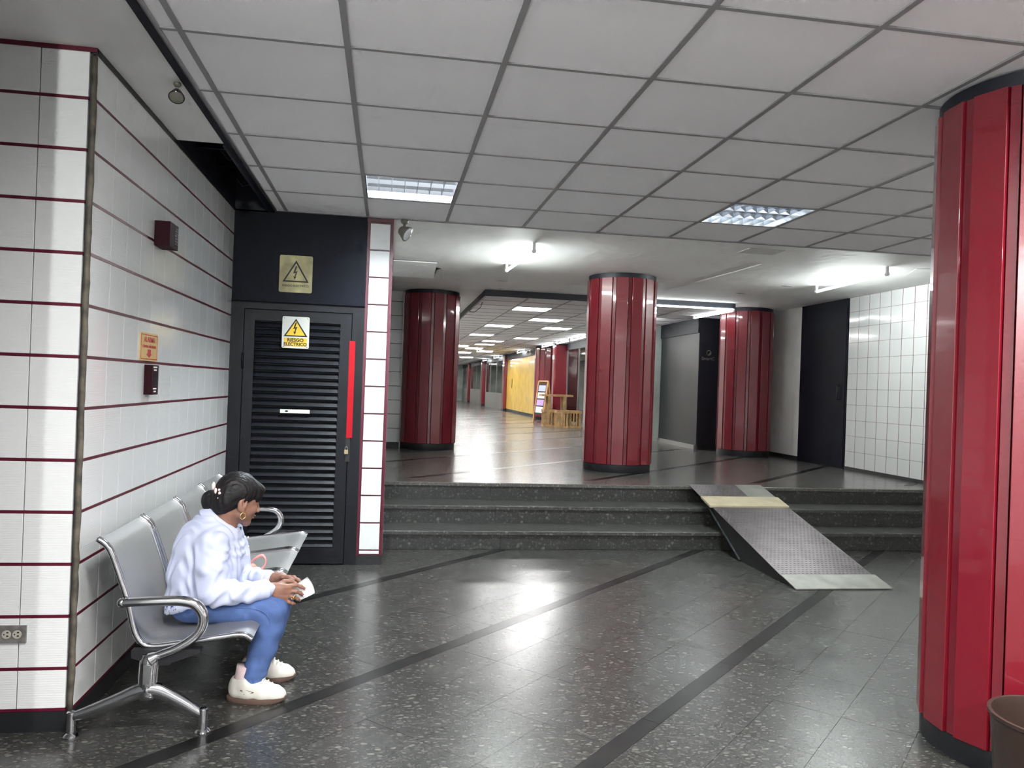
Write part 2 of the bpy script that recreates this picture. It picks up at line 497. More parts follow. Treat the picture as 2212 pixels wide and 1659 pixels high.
def diag(c0, c1, s0, s1, g, R):
    return clip([cs(c0+g, s0+g), cs(c0+g, s1-g), cs(c1-g, s1-g), cs(c1-g, s0+g)][::-1], *R)
def area(p): return abs(sum(p[i][0]*p[(i+1) % len(p)][1]-p[(i+1) % len(p)][0]*p[i][1] for i in range(len(p))))/2
def ccw(p):
    s = sum(p[i][0]*p[(i+1) % len(p)][1]-p[(i+1) % len(p)][0]*p[i][1] for i in range(len(p)))
    return p if s > 0 else p[::-1]
RL = (-2.7, XR, -4.2, 6.69)
near, far_ = [], MB()
inl = []
for k in range(-7, 4):
    c = C0+k*MOD
    for j in range(-12, 22):
        s0, s1 = 3.28+j*SP, 3.28+(j+1)*SP
        if j % 2 == 0:                       # the inlay comes in longer pieces
            p = diag(c-SW/2, c+SW/2, s0-.2, s0+2*SP-.2, .0012, RL)
            if p: inl.append(p)
        for q in range(4):
            a = c+SW/2+q*TW
            off = .0
            p = diag(a, a+TW, s0+off, s1+off, .0013, RL)
            if p and area(p) > .001: near.append(p)
def mid(p): return (sum(a[0] for a in p)/len(p), sum(a[1] for a in p)/len(p))
def vis(p):
    x, y = mid(p)
    return y > 2.0 and -.46*y-.35 < x < .86*y+.5 and not (x < XL-.1) and (x-2.67)/(max(y-2.83, .01)) < 3
v_near = [p for p in near if vis(p)]
v_near.sort(key=lambda p: mid(p)[0]**2+mid(p)[1]**2)
for i, p in enumerate(v_near[:300]):
    dz = rnd.uniform(-.0003, .0003)
    build(MB().prism(ccw(p), 'z', -.006, dz), 'floor_slab', M['floor'], floor)
rest = MB()
for p in v_near[300:]+[p for p in near if not vis(p)]: rest.prism(ccw(p), 'z', -.006, 0)
o = build(rest, 'floor_slabs_beyond', M['floor'], floor); o['kind'] = 'stuff'
for p in inl:
    if area(p) > .001:
        x, y = mid(p)
        if y > 1.5: build(MB().prism(ccw(p), 'z', -.006, .0004), 'inlay_strip', M['inlay'], floor)
        else: rest2 = build(MB().prism(ccw(p), 'z', -.006, .0004), 'inlay_strip', M['inlay'], floor)

# ---------------------------------------------------------- upper floor with inlays
Y3 = 7.44
upf = MB().box(0.0, 6.06, Y3+.30, 12.2, UP-.14, UP-.005).box(.9, 6.06, 12.2, 49, UP-.14, UP-.005)
upper = struct(build(upf, 'floor_upper', M['grout']), 'glossy grey terrazzo floor of the raised level above the steps', 'floor')
RU = (0.0, XR, Y3+.30, 48.0)
for k in range(-2, 26):
    c = C0+k*MOD
    p = diag(c-SW/2, c+SW/2, -40, 80, .001, RU)
    if p: build(MB().prism(ccw(p), 'z', UP-.008, UP+.0003), 'inlay_strip', M['inlay'], upper)
    p = diag(c+SW/2, c+MOD-SW/2, -40, 80, .001, RU)
    if p: build(MB().prism(ccw(p), 'z', UP-.008, UP), 'floor_slab', M['floorup'], upper)

# ---------------------------------------------------------- steps
st = struct(build(MB().box(.0, XR, 6.76, Y3+.5, -.02, UP/3-.033).box(.0, XR, 7.12, Y3+.5, UP/3-.033, UP*2/3-.033).box(.0, XR, Y3+.06, Y3+.5, UP*2/3-.033, UP-.033), 'stairs', M['darkwood']), 'three dark terrazzo steps leading up to the raised floor', 'steps')
R1 = UP/3
FY = [6.70, 7.06, Y3]
cuts = [0.0, 1.02, 2.35, 3.7, 4.62, XR]
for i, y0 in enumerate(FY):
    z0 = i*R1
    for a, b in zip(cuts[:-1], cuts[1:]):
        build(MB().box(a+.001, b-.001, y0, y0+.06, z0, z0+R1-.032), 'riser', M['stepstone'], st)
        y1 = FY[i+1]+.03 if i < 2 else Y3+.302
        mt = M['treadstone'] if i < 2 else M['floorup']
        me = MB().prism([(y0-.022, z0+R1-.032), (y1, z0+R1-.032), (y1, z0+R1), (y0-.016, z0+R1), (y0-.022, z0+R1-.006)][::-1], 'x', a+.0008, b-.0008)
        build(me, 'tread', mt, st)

# ---------------------------------------------------------- tiled wall with the corner (wall_left)
TP = .2055
zrows = [.0847, .2467] + [.2467+TP*k for k in range(1, 13)]
wl = MB().prism([(XL-.012, YC+.012), (XL-.012, YD+.2), (XL-2.0, YD+.2), (XL-2.0, YC+.012)], 'z', 0, 3.2)
wall_left = struct(build(wl, 'wall_left', M['tile_back']), 'white glazed tile wall with burgundy joints behind the bench', 'wall')
for i in range(13):
    z0, z1 = zrows[i]+.0065, zrows[i+1]-.0065
    if i == 12: z1 -= .012
    zc, h = (z0+z1)/2, z1-z0
    ys = [YC+.022]+[3.545+.2*k for k in range(14)]
    ys = [y for y in ys if y < YD-.03]+[YD]
    for a, b in zip(ys[:-1], ys[1:]):
        pad('wall_tile', M['tile'], b-a-.004, h, .012, .0007, '+x', (XL-.012, (a+b)/2, zc), wall_left)
    xs = [XL-.022, XL-.198-.003]+[XL-.201-.2*k for k in range(1, 7)]
    for a, b in zip(xs[1:], xs[:-1]):
        pad('wall_tile', M['tile'], b-a-.004, h, .012, .0007, '-y', ((a+b)/2, YC+.012, zc), wall_left)
for i, z in enumerate(zrows[:-1]):
    pad('joint_strip', M['listel'], YD-YC-.022, .0128, .0125, .001, '+x', (XL-.012, (YD+YC+.022)/2, z), wall_left)
    pad('joint_strip', M['listel'], 1.4, .0128, .0125, .001, '-y', (XL-.722, YC+.012, z), wall_left)
# top trim, dark base and the worn corner strip
b = MB().box(XL-.012, XL+.006, YC, YD, 2.684, 2.712)
build(b, 'top_trim', M['black'], wall_left)
build(MB().box(XL-1.5, XL+.006, YC-.006, YC+.012, 2.690, 2.712), 'top_trim', M['listel'], wall_left)
b = MB().box(XL-.012, XL+.004, YC+.0, YD, 0, .078).box(XL-1.5, XL+.004, YC-.004, YC+.012, 0, .078)
build(b, 'skirting', M['black'], wall_left)
cst = MB()
zz = 0.075; pts = []
while zz < 2.69:
    pts.append((XL-.006+rnd.uniform(-.0015, .0015), YC+.006+rnd.uniform(-.0015, .0015), zz)); zz += .05
cst.tube(pts, [.0125+rnd.uniform(-.0012, .0012) for _ in pts], 8)
build(cst, 'corner_strip', M['strip'], wall_left, smooth=True)

# wall block added out of view to cast the shadow edge on the tiled face
XE, YE = -1.181, 2.40
wr = struct(build(MB().box(-2.7, XE, -4.2, YE, 0, 2.71), 'wall_added_shade', M['tile_plain']), 'added white wall out of view that shades part of the tiled face', 'wall')
wb = struct(build(MB().box(-2.7, XR+.2, -4.4, -4.2, 0, 2.9), 'wall_back', M['tile_plain']), 'white wall closing the hall behind the viewer', 'wall')
ws = struct(build(MB().box(-2.9, -2.7, -4.2, 6.3, 0, 2.9), 'wall_alcove', M['tile_plain']), 'white side wall of the alcove behind the tiled corner', 'wall')

# ---------------------------------------------------------- navy door wall with transom panel and louvred door
dw = MB().box(XL-.3, -.2, YD+.02, YD+.16, 0, 2.75)
wall_door = struct(build(dw, 'wall_door', M['navy']), 'navy painted wall panel above and around the louvred electrical door', 'wall')
build(MB().box(XL, -.196, YD, YD+.03, 2.008, 2.70), 'transom_panel', M['navy'], wall_door)
door = thing('door_1', 'navy louvred metal door of the electrical room beside the bench', 'door', (-.69, YD, 0), kind='structure')
b = MB().box(XL, -1.094, YD-.004, YD+.03, 0, 1.995).box(-.286, -.196, YD-.004, YD+.03, 0, 1.995).box(-1.094, -.286, YD-.004, YD+.03, 1.95, 1.995)
build(b, 'door_frame', M['doorpaint'], door)
b = MB().box(-1.088, -1.012, YD-.012, YD+.02, .012, 1.942).box(-.376, -.292, YD-.012, YD+.02, .012, 1.942)
b.box(-1.012, -.376, YD-.012, YD+.02, 1.862, 1.942).box(-1.012, -.376, YD-.012, YD+.02, .012, .135)
leaf = build(b, 'door_leaf', M['doorpaint'], door)
build(MB().box(-1.02, -.37, YD+.03, YD+.034, .1, 1.9), 'dark_backing', M['navy_dark'], door)
build(MB().box(-.305, -.272, YD-.0135, YD-.011, .80, .99), 'latch_plate', M['darksteel'], door)
for zz in (1.55, .45):
    build(MB().tube([(-1.092, YD-.014, zz-.06), (-1.092, YD-.014, zz+.06)], .009, 8), 'hinge', M['navy'], door, smooth=True)
NS = 32; pz = (1.862-.135)/NS
sl = MB().prism([(YD-.012, -.022), (YD-.007, -.024), (YD+.022, .014), (YD+.022, .018), (YD+.016, .018)], 'x', -.317, .317)
slme = sl.mesh('slat', M['doorpaint'])
for i in range(NS):
    link('slat', slme, door, (-.694, 0, .135+pz*(i+.5)))
# red bar, little white label and padlock on the door
o = build(MB().box(-.303, -.258, YD-.020, YD-.0125, .985, 1.735), 'door_bar', M['brightred'])
tag(o, 'bright red vertical strip fixed to the navy door edge', 'strip')
lb = thing('door_label', 'small white label strip stuck across the door louvres', 'label', (-.693, YD-.012, 1.177))
build(MB().box(-.803, -.583, YD-.018, YD-.013, 1.163, 1.192), 'label_sheet', M['signwhite'], lb)
build(MB().ellipsoid((-.755, YD-.018, 1.178), (.012, .002, .007)), 'dark_mark', M['ink'], lb)
pl = thing('padlock', 'small silver padlock hanging on the navy door', 'padlock', (-.298, YD-.02, .86))
build(MB().box(-.312, -.284, YD-.032, YD-.016, .862, .893), 'lock_body', M['brass'], pl)
build(MB().tube([(-.307, YD-.024, .892), (-.307, YD-.024, .908), (-.303, YD-.024, .916), (-.298, YD-.024, .919), (-.293, YD-.024, .916), (-.289, YD-.024, .908), (-.289, YD-.024, .892)], .003, 8), 'shackle', M['chrome'], pl, smooth=True)

def warning_sign(name, label, x0, x1, z0, z1, y, old):
    t = thing(name, label, 'sign', ((x0+x1)/2, y, z0))
    cx, wd, ht = (x0+x1)/2, x1-x0, z1-z0
    # rounded plate
    r = .012; pts = []
    for qx, qz, a0 in ((x1-r, z1-r, 0), (x0+r, z1-r, 90), (x0+r, z0+r, 180), (x1-r, z0+r, 270)):
        for k in range(5):
            a = math.radians(a0+k*22.5); pts.append((qx+r*math.cos(a), qz+r*math.sin(a)))
    build(MB().prism(pts, 'y', y-.003, y), 'sign_plate', M['signcream'] if old else M['signwhite'], t)
    yt = y-.0036
    tb, tt = z0+ht*(.28 if old else .37), z1-ht*(.13 if old else .06)
    tw = wd*(.40 if old else .44)
    def tri(s, yy, nm, mt):
        gz = tb+(tt-tb)*.33
        P = [(cx-tw, tb), (cx+tw, tb), (cx, tt)]
        P = [(cx+(px-cx)*s, gz+(pz_-gz)*s) for px, pz_ in P]
        build(MB().prism(P, 'y', yy-.0006, yy), nm, mt, t)
    tri(1.0, yt+.0003, 'triangle_border', M['ink'])
    tri(.80, yt-.0005, 'triangle_field', M['signcream'] if old else M['signyellow'])
    k = (tt-tb)*(.60 if old else .66); bx, bz = cx-.004, tb+(tt-tb)*.13
    bolt = [(.02, 1.0), (-.22, .42), (.02, .50), (-.06, .20), (-.18, .24), (-.06, -.04), (.12, .22), (.03, .2), (.22, .64), (.00, .58), (.16, 1.0)]
    build(MB().prism([(bx+px*k*.75, bz+pz_*k) for px, pz_ in bolt][::-1], 'y', yt-.0016, yt-.001), 'lightning_bolt', M['ink'], t)
    if old:
        text('lettering', 'RIESGO ELECTRICO', .0225, M['ink'], (cx, yt, z0+ht*.18), '-y', t)
    else:
        build(MB().box(cx-wd*.42, cx+wd*.42, yt-.0003, yt+.0004, z0+ht*.06, z0+ht*.325), 'text_band', M['signyellow'], t)
        text('lettering', 'RIESGO', .036, M['ink'], (cx, yt-.0005, z0+ht*.255), '-y', t, sx=1.0, bold=.03)
        text('lettering', 'ELECTRICO', .034, M['ink'], (cx, yt-.0005, z0+ht*.125), '-y', t, sx=.98, bold=.03)
        for sxn in (-1, 1):
            for zz in (z0+.012, z1-.012):
                build(MB().ellipsoid((cx+sxn*(wd/2-.014), y-.003, zz), (.004, .0015, .004), 8, 6), 'screw', M['greyplate'], t)
    return t
warning_sign('warning_sign', 'faded stained electrical hazard sign on the navy panel above the door', -.848, -.602, 2.088, 2.372, YD-.0005, True)
warning_sign('warning_sign', 'clean white and yellow electrical hazard sign on the door louvres', -.810, -.608, 1.660, 1.902, YD-.0145, False)

# ---------------------------------------------------------- tiled pilaster beside the door, its wall runs on up the steps
pb = MB().box(-.196, .0, YD+.012, 11.45, 0, 2.80)
pil = struct(build(pb, 'wall_pilaster', M['listel']), 'narrow pilaster of square white tiles between burgundy strips', 'wall')
zt = 2.665
zs = [zt-TP*1.035*k for k in range(13)]
zs = [z for z in zs if z > .09]+[.078]
for a, b in zip(zs[1:], zs[:-1]):
    pad('wall_tile', M['tile'], .152, b-a-.012, .012, .0015, '-y', (-.098, YD+.012, (a+b)/2), pil)
build(MB().box(-.196, .0, YD-.002, YD+.012, .0, .072), 'skirting', M['black'], pil)
build(MB().box(-.196, -.178, YD-.003, YD+.012, .072, 2.69).box(-.014, .004, YD-.003, YD+.012, .072, 2.69), 'edge_strip', M['listel'], pil)
build(MB().box(-.2, .004, YD-.004, YD+.012, 2.672, 2.70), 'top_trim', M['listel'], pil)

for a in range(13):
    for b in range(12):
        z0 = .075+TP*a; y0 = YD+.02+.44*b
        z1 = min(z0+TP, ZP)
        if z0 > ZP-.05: continue
        pad('wall_tile', M['tile_plain'], .432, z1-z0-.012, .004, .0007, '+x', (.0005, y0+.22, (z0+z1)/2), pil)
# wall facing the hall behind the left column
wt = struct(build(MB().box(0, .19, 11.42, 11.6, UP, 2.77), 'wall_column_side', M['tile_back']), 'white tiled wall strip behind the dark red column past the steps', 'wall')
zb = [UP+.07+.2055*k for k in range(12)]
for a, b in zip(zb[:-1], zb[1:]):
    b = min(b, ZP)
    for xa in (-.008,):
        pad('wall_tile', M['tile_plain'], .197, b-a-.008, .012, .001, '-y', (xa+.1, 11.42, (a+b)/2), wt)
build(MB().box(0, .19, 11.40, 11.42, UP, UP+.066), 'skirting', M['black'], wt)
wc = struct(build(MB().box(.75, .95, 11.78, 48, UP, 2.77), 'wall_corridor', M['wallplaster']), 'plain wall along the far corridor behind the dark red column', 'wall')
we = struct(build(MB().box(.9, 6.3, 48, 48.2, UP, 2.9), 'wall_end', M['shopinside']), 'grey end wall of the long shop corridor', 'wall')

# ---------------------------------------------------------- wall on the far side: tiles, navy door, plaster
wrt = struct(build(MB().box(XR, XR+.2, -4.2, 12.28, 0, 2.9), 'wall_right', M['wallplaster']), 'side wall with white tiles, navy door and bare plaster', 'wall')
yb = [9.47-.216*k for k in range(10)]
zb = [.532+.2045*k for k in range(12)]
for a, b in zip(yb[1:], yb[:-1]):
    for c, d in zip(zb[:-1], zb[1:]):
        d = min(d, ZP)
        pad('wall_tile', M['tile_plain'], b-a-.010, d-c-.003, .012, .001, '-x', (XR, (a+b)/2, (c+d)/2), wrt)
build(MB().box(XR-.009, XR, 7.3, 9.47, .53, ZP), 'joint_backing', M['listel'], wrt)
build(MB().box(XR-.016, XR, 6.7, 9.47, UP, .53).box(XR-.016, XR, 10.66, 11.8, UP, UP+.06), 'skirting', M['black'], wrt)
d2 = thing('door_2', 'plain navy door in the wall past the ramp', 'door', (XR-.02, 10.06, UP), kind='structure')
build(MB().box(XR-.02, XR, 9.475, 10.655, UP, ZP), 'door_frame', M['navy'], d2)
build(MB().box(XR-.026, XR-.018, 9.50, 10.63, UP+.02, ZP-.115), 'door_leaf', M['navy'], d2)
build(MB().tube([(XR-.028, 9.62, 1.42), (XR-.06, 9.62, 1.42), (XR-.06, 9.62, 1.60), (XR-.028, 9.62, 1.60)], .008, 8), 'door_handle', M['darksteel'], d2, smooth=True)

# ---------------------------------------------------------- ceilings
# suspended grid
GX0, GY0, GP = -.809, 2.425, .61
YGE = 6.10
cb = MB().box(-.93, XR, -4.2, YGE, ZG+.15, ZG+.3)
ceil = struct(build(cb, 'ceiling', M['ctile']), 'suspended ceiling of large white tiles in a grey grid', 'ceiling')
xl_ = [-.883]+[GX0+GP*i for i in range(0, 12)]
yl_ = [GY0+GP*j for j in range(-11, 6)]+[YGE]
lamps = {(2, 15): 'A', (6, 15): 'B'}     # (column index in xl_, row index in yl_)
added_lamps = {(2, 9), (6, 9), (10, 9), (4, 4), (9, 4)}  # unseen lamps added to light the hall from outside the frame
for i in range(len(xl_)-1):
    for j in range(len(yl_)-1):
        x0, x1, y0, y1 = xl_[i], xl_[i+1], yl_[j], yl_[j+1]
        if x1 > XR+.3: continue
        if (i, j) in lamps or (i, j) in added_lamps: continue
        x1 = min(x1, XR)
        tilt = rnd.uniform(0, .0025)
        if y0 > 1.7: pad('ceiling_tile', M['ctile'], x1-x0-.006, y1-y0-.006, .012, .001, '-z', ((x0+x1)/2, (y0+y1)/2, ZG+.016+tilt), ceil)
        else: pad('ceiling_tile', M['ctile'], x1-x0-.006, y1-y0-.006, .012, .001, '-z', ((x0+x1)/2, (y0+y1)/2, ZG+.016), ceil)
for i, x in enumerate(xl_[1:]):
    if x < XR: build(MB().box(x-.0115, x+.0115, -4.2, YGE, ZG-.001, ZG+.012), 'grid_bar', M['bar'], ceil)
for y in yl_[:-1]:
    build(MB().box(-.883, XR, y-.010, y+.010, ZG-.0004, ZG+.010), 'grid_bar', M['bar'], ceil)
build(MB().box(-.895, -.878, -4.2, YGE, ZG-.004, ZG+.03), 'edge_trim', M['steel'], ceil)
build(MB().box(-.9, XR, YGE-.012, YGE+.016, ZG-.003, ZG+.2), 'edge_trim', M['bar'], ceil)
build(MB().box(-.927, -.895, -4.2, YD, ZG-.012, ZG+.04), 'navy_strip', M['navy'], ceil)  # navy strip between the grid and the soffit
# painted soffit beside it and the open shaft by the door
sf = MB().box(-2.7, -.927, -4.2, 4.47, 2.708, 2.80)
soffit = struct(build(sf, 'ceiling_soffit', M['soffit']), 'plain painted soffit strip above the tiled wall', 'ceiling')
sh = MB()
sh.box(XL-.02, -.927, 4.47, 4.49, 2.71, 3.15).box(XL-.02, -.9, 4.47, YD+.02, 3.13, 3.15).box(-.945, -.927, 4.47, YD, 2.69, 3.15).box(XL-.02, XL, 4.47, YD, 2.712, 3.15).box(XL, -.92, YD, YD+.02, 2.69, 3.15)
shaft = struct(build(sh, 'ceiling_shaft', M['navy_dark']), 'open dark navy shaft in the ceiling by the electrical door', 'ceiling')
build(MB().box(XL, -.945, 4.9, 4.93, 2.80, 2.86).box(XL, -.945, 5.45, 5.48, 2.84, 2.9), 'batten', M['navy'], shaft)
cw = MB()
for q in range(5):
    x0 = rnd.uniform(-1.15, -1.0); y0 = rnd.uniform(4.7, 5.8)
    cw.tube([(x0, y0, 2.85), (x0+.05, y0+.1, 2.80), (x0+.12, y0+.12, 2.83)], .0012, 5)
build(cw, 'cobweb', M['greyplate'], shaft)

# plaster ceiling above the upper floor
pc = MB().box(0, XR, YGE+.016, 10.72, ZP, ZP+.1).box(0, 1.32, 10.72, 12.2, ZP, ZP+.1).box(.75, 1.32, 12.2, 48, ZP, ZP+.1).box(5.0, 6.3, 10.72, 12.5, ZP, ZP+.1)
pceil = struct(build(pc, 'ceiling_plaster', M['plaster']), 'rough white plaster ceiling over the raised floor', 'ceiling')
ck = MB().tube(CRK, .008, 5)
build(ck, 'crack_ridge', M['plaster'], pceil)
for q in ((1.38, 9.75), (4.55, 9.62), (4.72, 8.75)):
    build(MB().prism([(q[0]-.06, q[1]), (q[0], q[1]-.02), (q[0]+.08, q[1]+.01), (q[0]+.01, q[1]+.03)], 'z', ZP-.003, ZP+.001), 'chipped_spot', M['greyplate'], pceil)
ht = MB().box(3.215, 3.565, 6.63, 6.875, ZP-.006, ZP+.001)
hatch = tag(build(ht, 'access_cover', M['wallplaster']), 'square grey access cover set in the plaster ceiling', 'cover')
ht = MB()
ht.prism([(5.25, 7.1), (5.55, 7.0), (5.68, 7.25), (5.36, 7.36)], 'z', ZP-.004, ZP+.001)
tag(build(ht, 'ceiling_patch', M['plaster']), 'thin square patch on the plaster ceiling near the tiled wall', 'patch')
# loose damaged board against the pilaster wall
lbd = MB().prism([(8.56, ZP-.014), (9.27, ZP-.085), (9.27, ZP-.073), (8.56, ZP-.002)], 'x', .012, .49)
lo = thing('loose_ceiling_board', 'sagging loose board in the plaster ceiling by the pilaster', 'board', (.25, 8.9, ZP-.05))
build(lbd, 'board', M['plaster'], lo)
build(MB().box(.012, .5, 8.545, 8.558, ZP-.003, ZP+.001).box(.012, .52, 9.12, 9.42, ZP-.003, ZP+.001).prism([(.46, 8.9), (.56, 9.0), (.49, 9.2), (.47, 9.1)], 'z', ZP-.004, ZP+.001), 'dark_gap', M['ink'], lo)

# dropped corridor ceiling with navy fascia
CX0, CX1, CY0, ZC = 1.315, 4.98, 10.72, 2.69
cc = MB().box(CX0+.01, CX1, CY0+.01, 48, ZC+.03, ZC+.14)
cceil = struct(build(cc, 'ceiling_corridor', M['ctile']), 'dropped tile ceiling with navy fascia over the shop corridor', 'ceiling')
build(MB().box(CX0-.02, CX1+.02, CY0-.02, CY0+.01, ZC-.005, ZP).box(CX0-.02, CX0+.01, CY0, 48, ZC-.005, ZP), 'fascia', M['headboard'], cceil)
cxs = [CX0+.01+.61*i for i in range(7)]
cys = [CY0+.01+.61*j for j in range(62)]
# lit panels: (column, row); the farthest are added to brighten the corridor end
lit = [(1, 2), (2, 5), (1, 8), (3, 8), (3, 14), (2, 17), (1, 13), (2, 20), (1, 23), (2, 25), (2, 31), (3, 28), (1, 34), (3, 39), (1, 42), (2, 47), (3, 53), (1, 56)]
for i in range(6):
    for j in range(61):
        if (i, j) in lit: continue
        if j < 22:
            pad('ceiling_tile', M['ctile'], .604, .604, .012, .001, '-z', (cxs[i]+.305, cys[j]+.305, ZC+.016), cceil)
for x in cxs[1:]:
    build(MB().box(x-.012, x+.012, CY0+.01, 48, ZC-.001, ZC+.012), 'grid_bar', M['bar'], cceil)
for j, y in enumerate(cys):
    if j < 30 and j > 0: build(MB().box(CX0+.01, CX1, y-.011, y+.011, ZC-.0004, ZC+.010), 'grid_bar', M['bar'], cceil)
fm = {}
names = ['nearest the navy fascia', 'second from the navy fascia', 'beside the corridor wall', 'half hidden above the crates', 'above the yellow shutter',
         'past the yellow shutter', 'low along the plain wall', 'in the middle of the far corridor', 'far along the plain wall', 'deep in the corridor', 'near the corridor end', 'beyond the glass shops', 'eighth row before the end wall', 'added beside the bluish glass shop', 'added in the dim far stretch', 'added level with the last red pilaster', 'added level with the last glass shop', 'added last before the end wall']
for (i, j), nm in zip(lit, names):
    t = thing('ceiling_panel_light', 'glowing square panel light in the corridor ceiling, '+nm, 'light', (cxs[i]+.305, cys[j]+.305, ZC), 'corridor panel lights')
    x0, y0 = cxs[i], cys[j]
    build(MB().box(x0+.03, x0+.58, y0+.03, y0+.58, ZC+.004, ZC+.012), 'diffuser', M['panelglow'], t)
    fr = MB()
    fr.box(x0+.005, x0+.605, y0+.005, y0+.03, ZC-.002, ZC+.02).box(x0+.005, x0+.605, y0+.58, y0+.605, ZC-.002, ZC+.02).box(x0+.005, x0+.03, y0+.03, y0+.58, ZC-.002, ZC+.02).box(x0+.58, x0+.605, y0+.03, y0+.58, ZC-.002, ZC+.02)
    build(fr, 'frame', M['white'], t)

# ---------------------------------------------------------- louvred lamps in the suspended grid
def louvre_lamp(i, j, label, watts, colr, detail=True, group=None):
    x0, x1, y0, y1 = xl_[i]+.012, xl_[i+1]-.012, yl_[j]+.012, yl_[j+1]-.012
    t = thing('louvre_lamp', label, 'light', ((x0+x1)/2, (y0+y1)/2, ZG), group)
    hz = ZG+.10
    h = MB().box(x0, x0+.006, y0, y1, ZG+.001, hz).box(x1-.006, x1, y0, y1, ZG+.001, hz).box(x0, x1, y0, y0+.006, ZG+.001, hz).box(x0, x1, y1-.006, y1, ZG+.001, hz).box(x0, x1, y0, y1, hz, hz+.006)
    build(h, 'housing', M['lampmetal'], t)
    if detail:
        nx, ny = 7, 3
        for k in range(1, nx):
            x = x0+(x1-x0)*k/nx
            build(MB().prism([(x-.012, ZG+.062), (x-.005, ZG+.030), (x-.001, ZG+.003), (x+.001, ZG+.003), (x+.005, ZG+.030), (x+.012, ZG+.062)], 'y', y0+.006, y1-.006), 'louvre_blade', M['blade'], t)
        for k in range(1, ny):
            y = y0+(y1-y0)*k/ny
            build(MB().prism([(y-.018, ZG+.061), (y-.008, ZG+.030), (y-.001, ZG+.0036), (y+.001, ZG+.0036), (y+.008, ZG+.030), (y+.018, ZG+.061)], 'x', x0+.006, x1-.006), 'louvre_blade', M['blade'], t)
    for k in (.3, .7):
        y = y0+(y1-y0)*k
        build(MB().tube([(x0+.02, y, hz-.022), (x1-.02, y, hz-.022)], .012, 10), 'tube', M['white'], t, smooth=True)
    ld = bpy.data.lights.new('louvre_lamp_light', 'AREA'); ld.shape = 'SQUARE'; ld.size = .54; ld.spread = math.pi; ld.energy = watts; ld.color = colr
    lo_ = bpy.data.objects.new('lamp_light', ld); COL.objects.link(lo_)
    lo_.location = (0, 0, .064 if detail else .075); lo_.parent = t
    return t
louvre_lamp(2, 15, 'bluish louvred ceiling lamp above the tiled pilaster', W_LOUVRE_A, (.90, .97, 1.0))
louvre_lamp(6, 15, 'bright white louvred ceiling lamp above the ramp', W_LOUVRE_B, (.93, 1.0, .98))
for (i, j), nm in zip(sorted(added_lamps), ['nearest the viewer', 'far back on the bench side', 'between the viewer and the large red column', 'far back on the column side', 'beyond the large red column']):
    louvre_lamp(i, j, 'added louvred ceiling lamp outside the picture, '+nm, W_LOUVRE_ADDED[(i, j)], (1.0, .99, .98), False, 'added lamps behind the viewer')

# ---------------------------------------------------------- bare tubes
def bare_tube(label, a, b, mt, name='tube_light', zdrop=.035, group=None, r=.015, holders=True):
    a, b = Vector(a), Vector(b)
    t = thing(name, label, 'light', tuple((a+b)/2), group)
    d = (b-a).normalized()
    build(MB().tube([a, b], r, 12), 'tube', mt, t, smooth=True)
    if holders:
        for p, s in ((a, -1), (b, 1)):
            q = p+d*s*.012
            build(MB().tube([q-d*.02, q+d*.02], r*1.25, 10).box(q.x-.012, q.x+.012, q.y-.012, q.y+.012, q.z, q.z+zdrop+.01), 'lamp_holder', M['white'], t)
    return t
bare_tube('bare glowing tube lamp on the plaster ceiling above the middle of the steps', (1.24, 8.36, ZP-.075), (1.30, 7.10, ZP-.075), M['tube'], zdrop=.075)
bare_tube('bare glowing tube lamp on the plaster ceiling beside the tiled wall', (5.02, 8.55, ZP-.075), (4.93, 7.12, ZP-.075), M['tube'], zdrop=.075)
t = thing('added_bulb', 'added bulb behind the viewer that throws the shadow edge on the tiles', 'light', (-.70, -.60, 2.55))  # unseen bulb, added for the sharp shadow edge on the front tiles
build(MB().lathe([(.045, .15), (.045, .135), (.02, .12), (.02, .07), (.024, .05)], (-.70, -.60, 2.55), 20), 'lamp_holder', M['white'], t, smooth=True)
ld = bpy.data.lights.new('added_bulb_light', 'POINT'); ld.energy = W_BULB; ld.shadow_soft_size = .035; ld.color = (.98, 1.0, .98)
lo_ = bpy.data.objects.new('added_bulb_light', ld); COL.objects.link(lo_); lo_.parent = t
bare_tube('thin glowing tube fixed under the navy fascia across the corridor mouth', (2.95, CY0-.035, ZC-.012), (4.95, CY0-.035, ZC-.012), M['stripglow'], zdrop=.01, r=.012, holders=False)
bare_tube('thin glowing tube running in from the fascia corner near the far column', (4.97, CY0-.01, ZC-.03), (4.90, 12.0, ZC-.03), M['stripglow'], zdrop=.02, r=.012)
for k, (ya, yb_) in enumerate([(12.6, 13.9), (16.9, 18.6), (18.8, 20.2), (20.6, 22.2), (25.0, 26.6), (31.0, 32.6), (35, 36.4)]):
    nm = ['behind the middle column', 'above the clear shop glass', 'above the wooden crates', 'above the round dark red column', 'above the yellow shutter', 'above the pale glass shop', 'far down the shop row'][k]
    bare_tube('thin glowing tube lamp along the shop row, '+nm, (4.42, ya, 2.63), (4.42, yb_, 2.63), M['stripglow'], zdrop=.05, group='tubes along the shop row', r=.014)

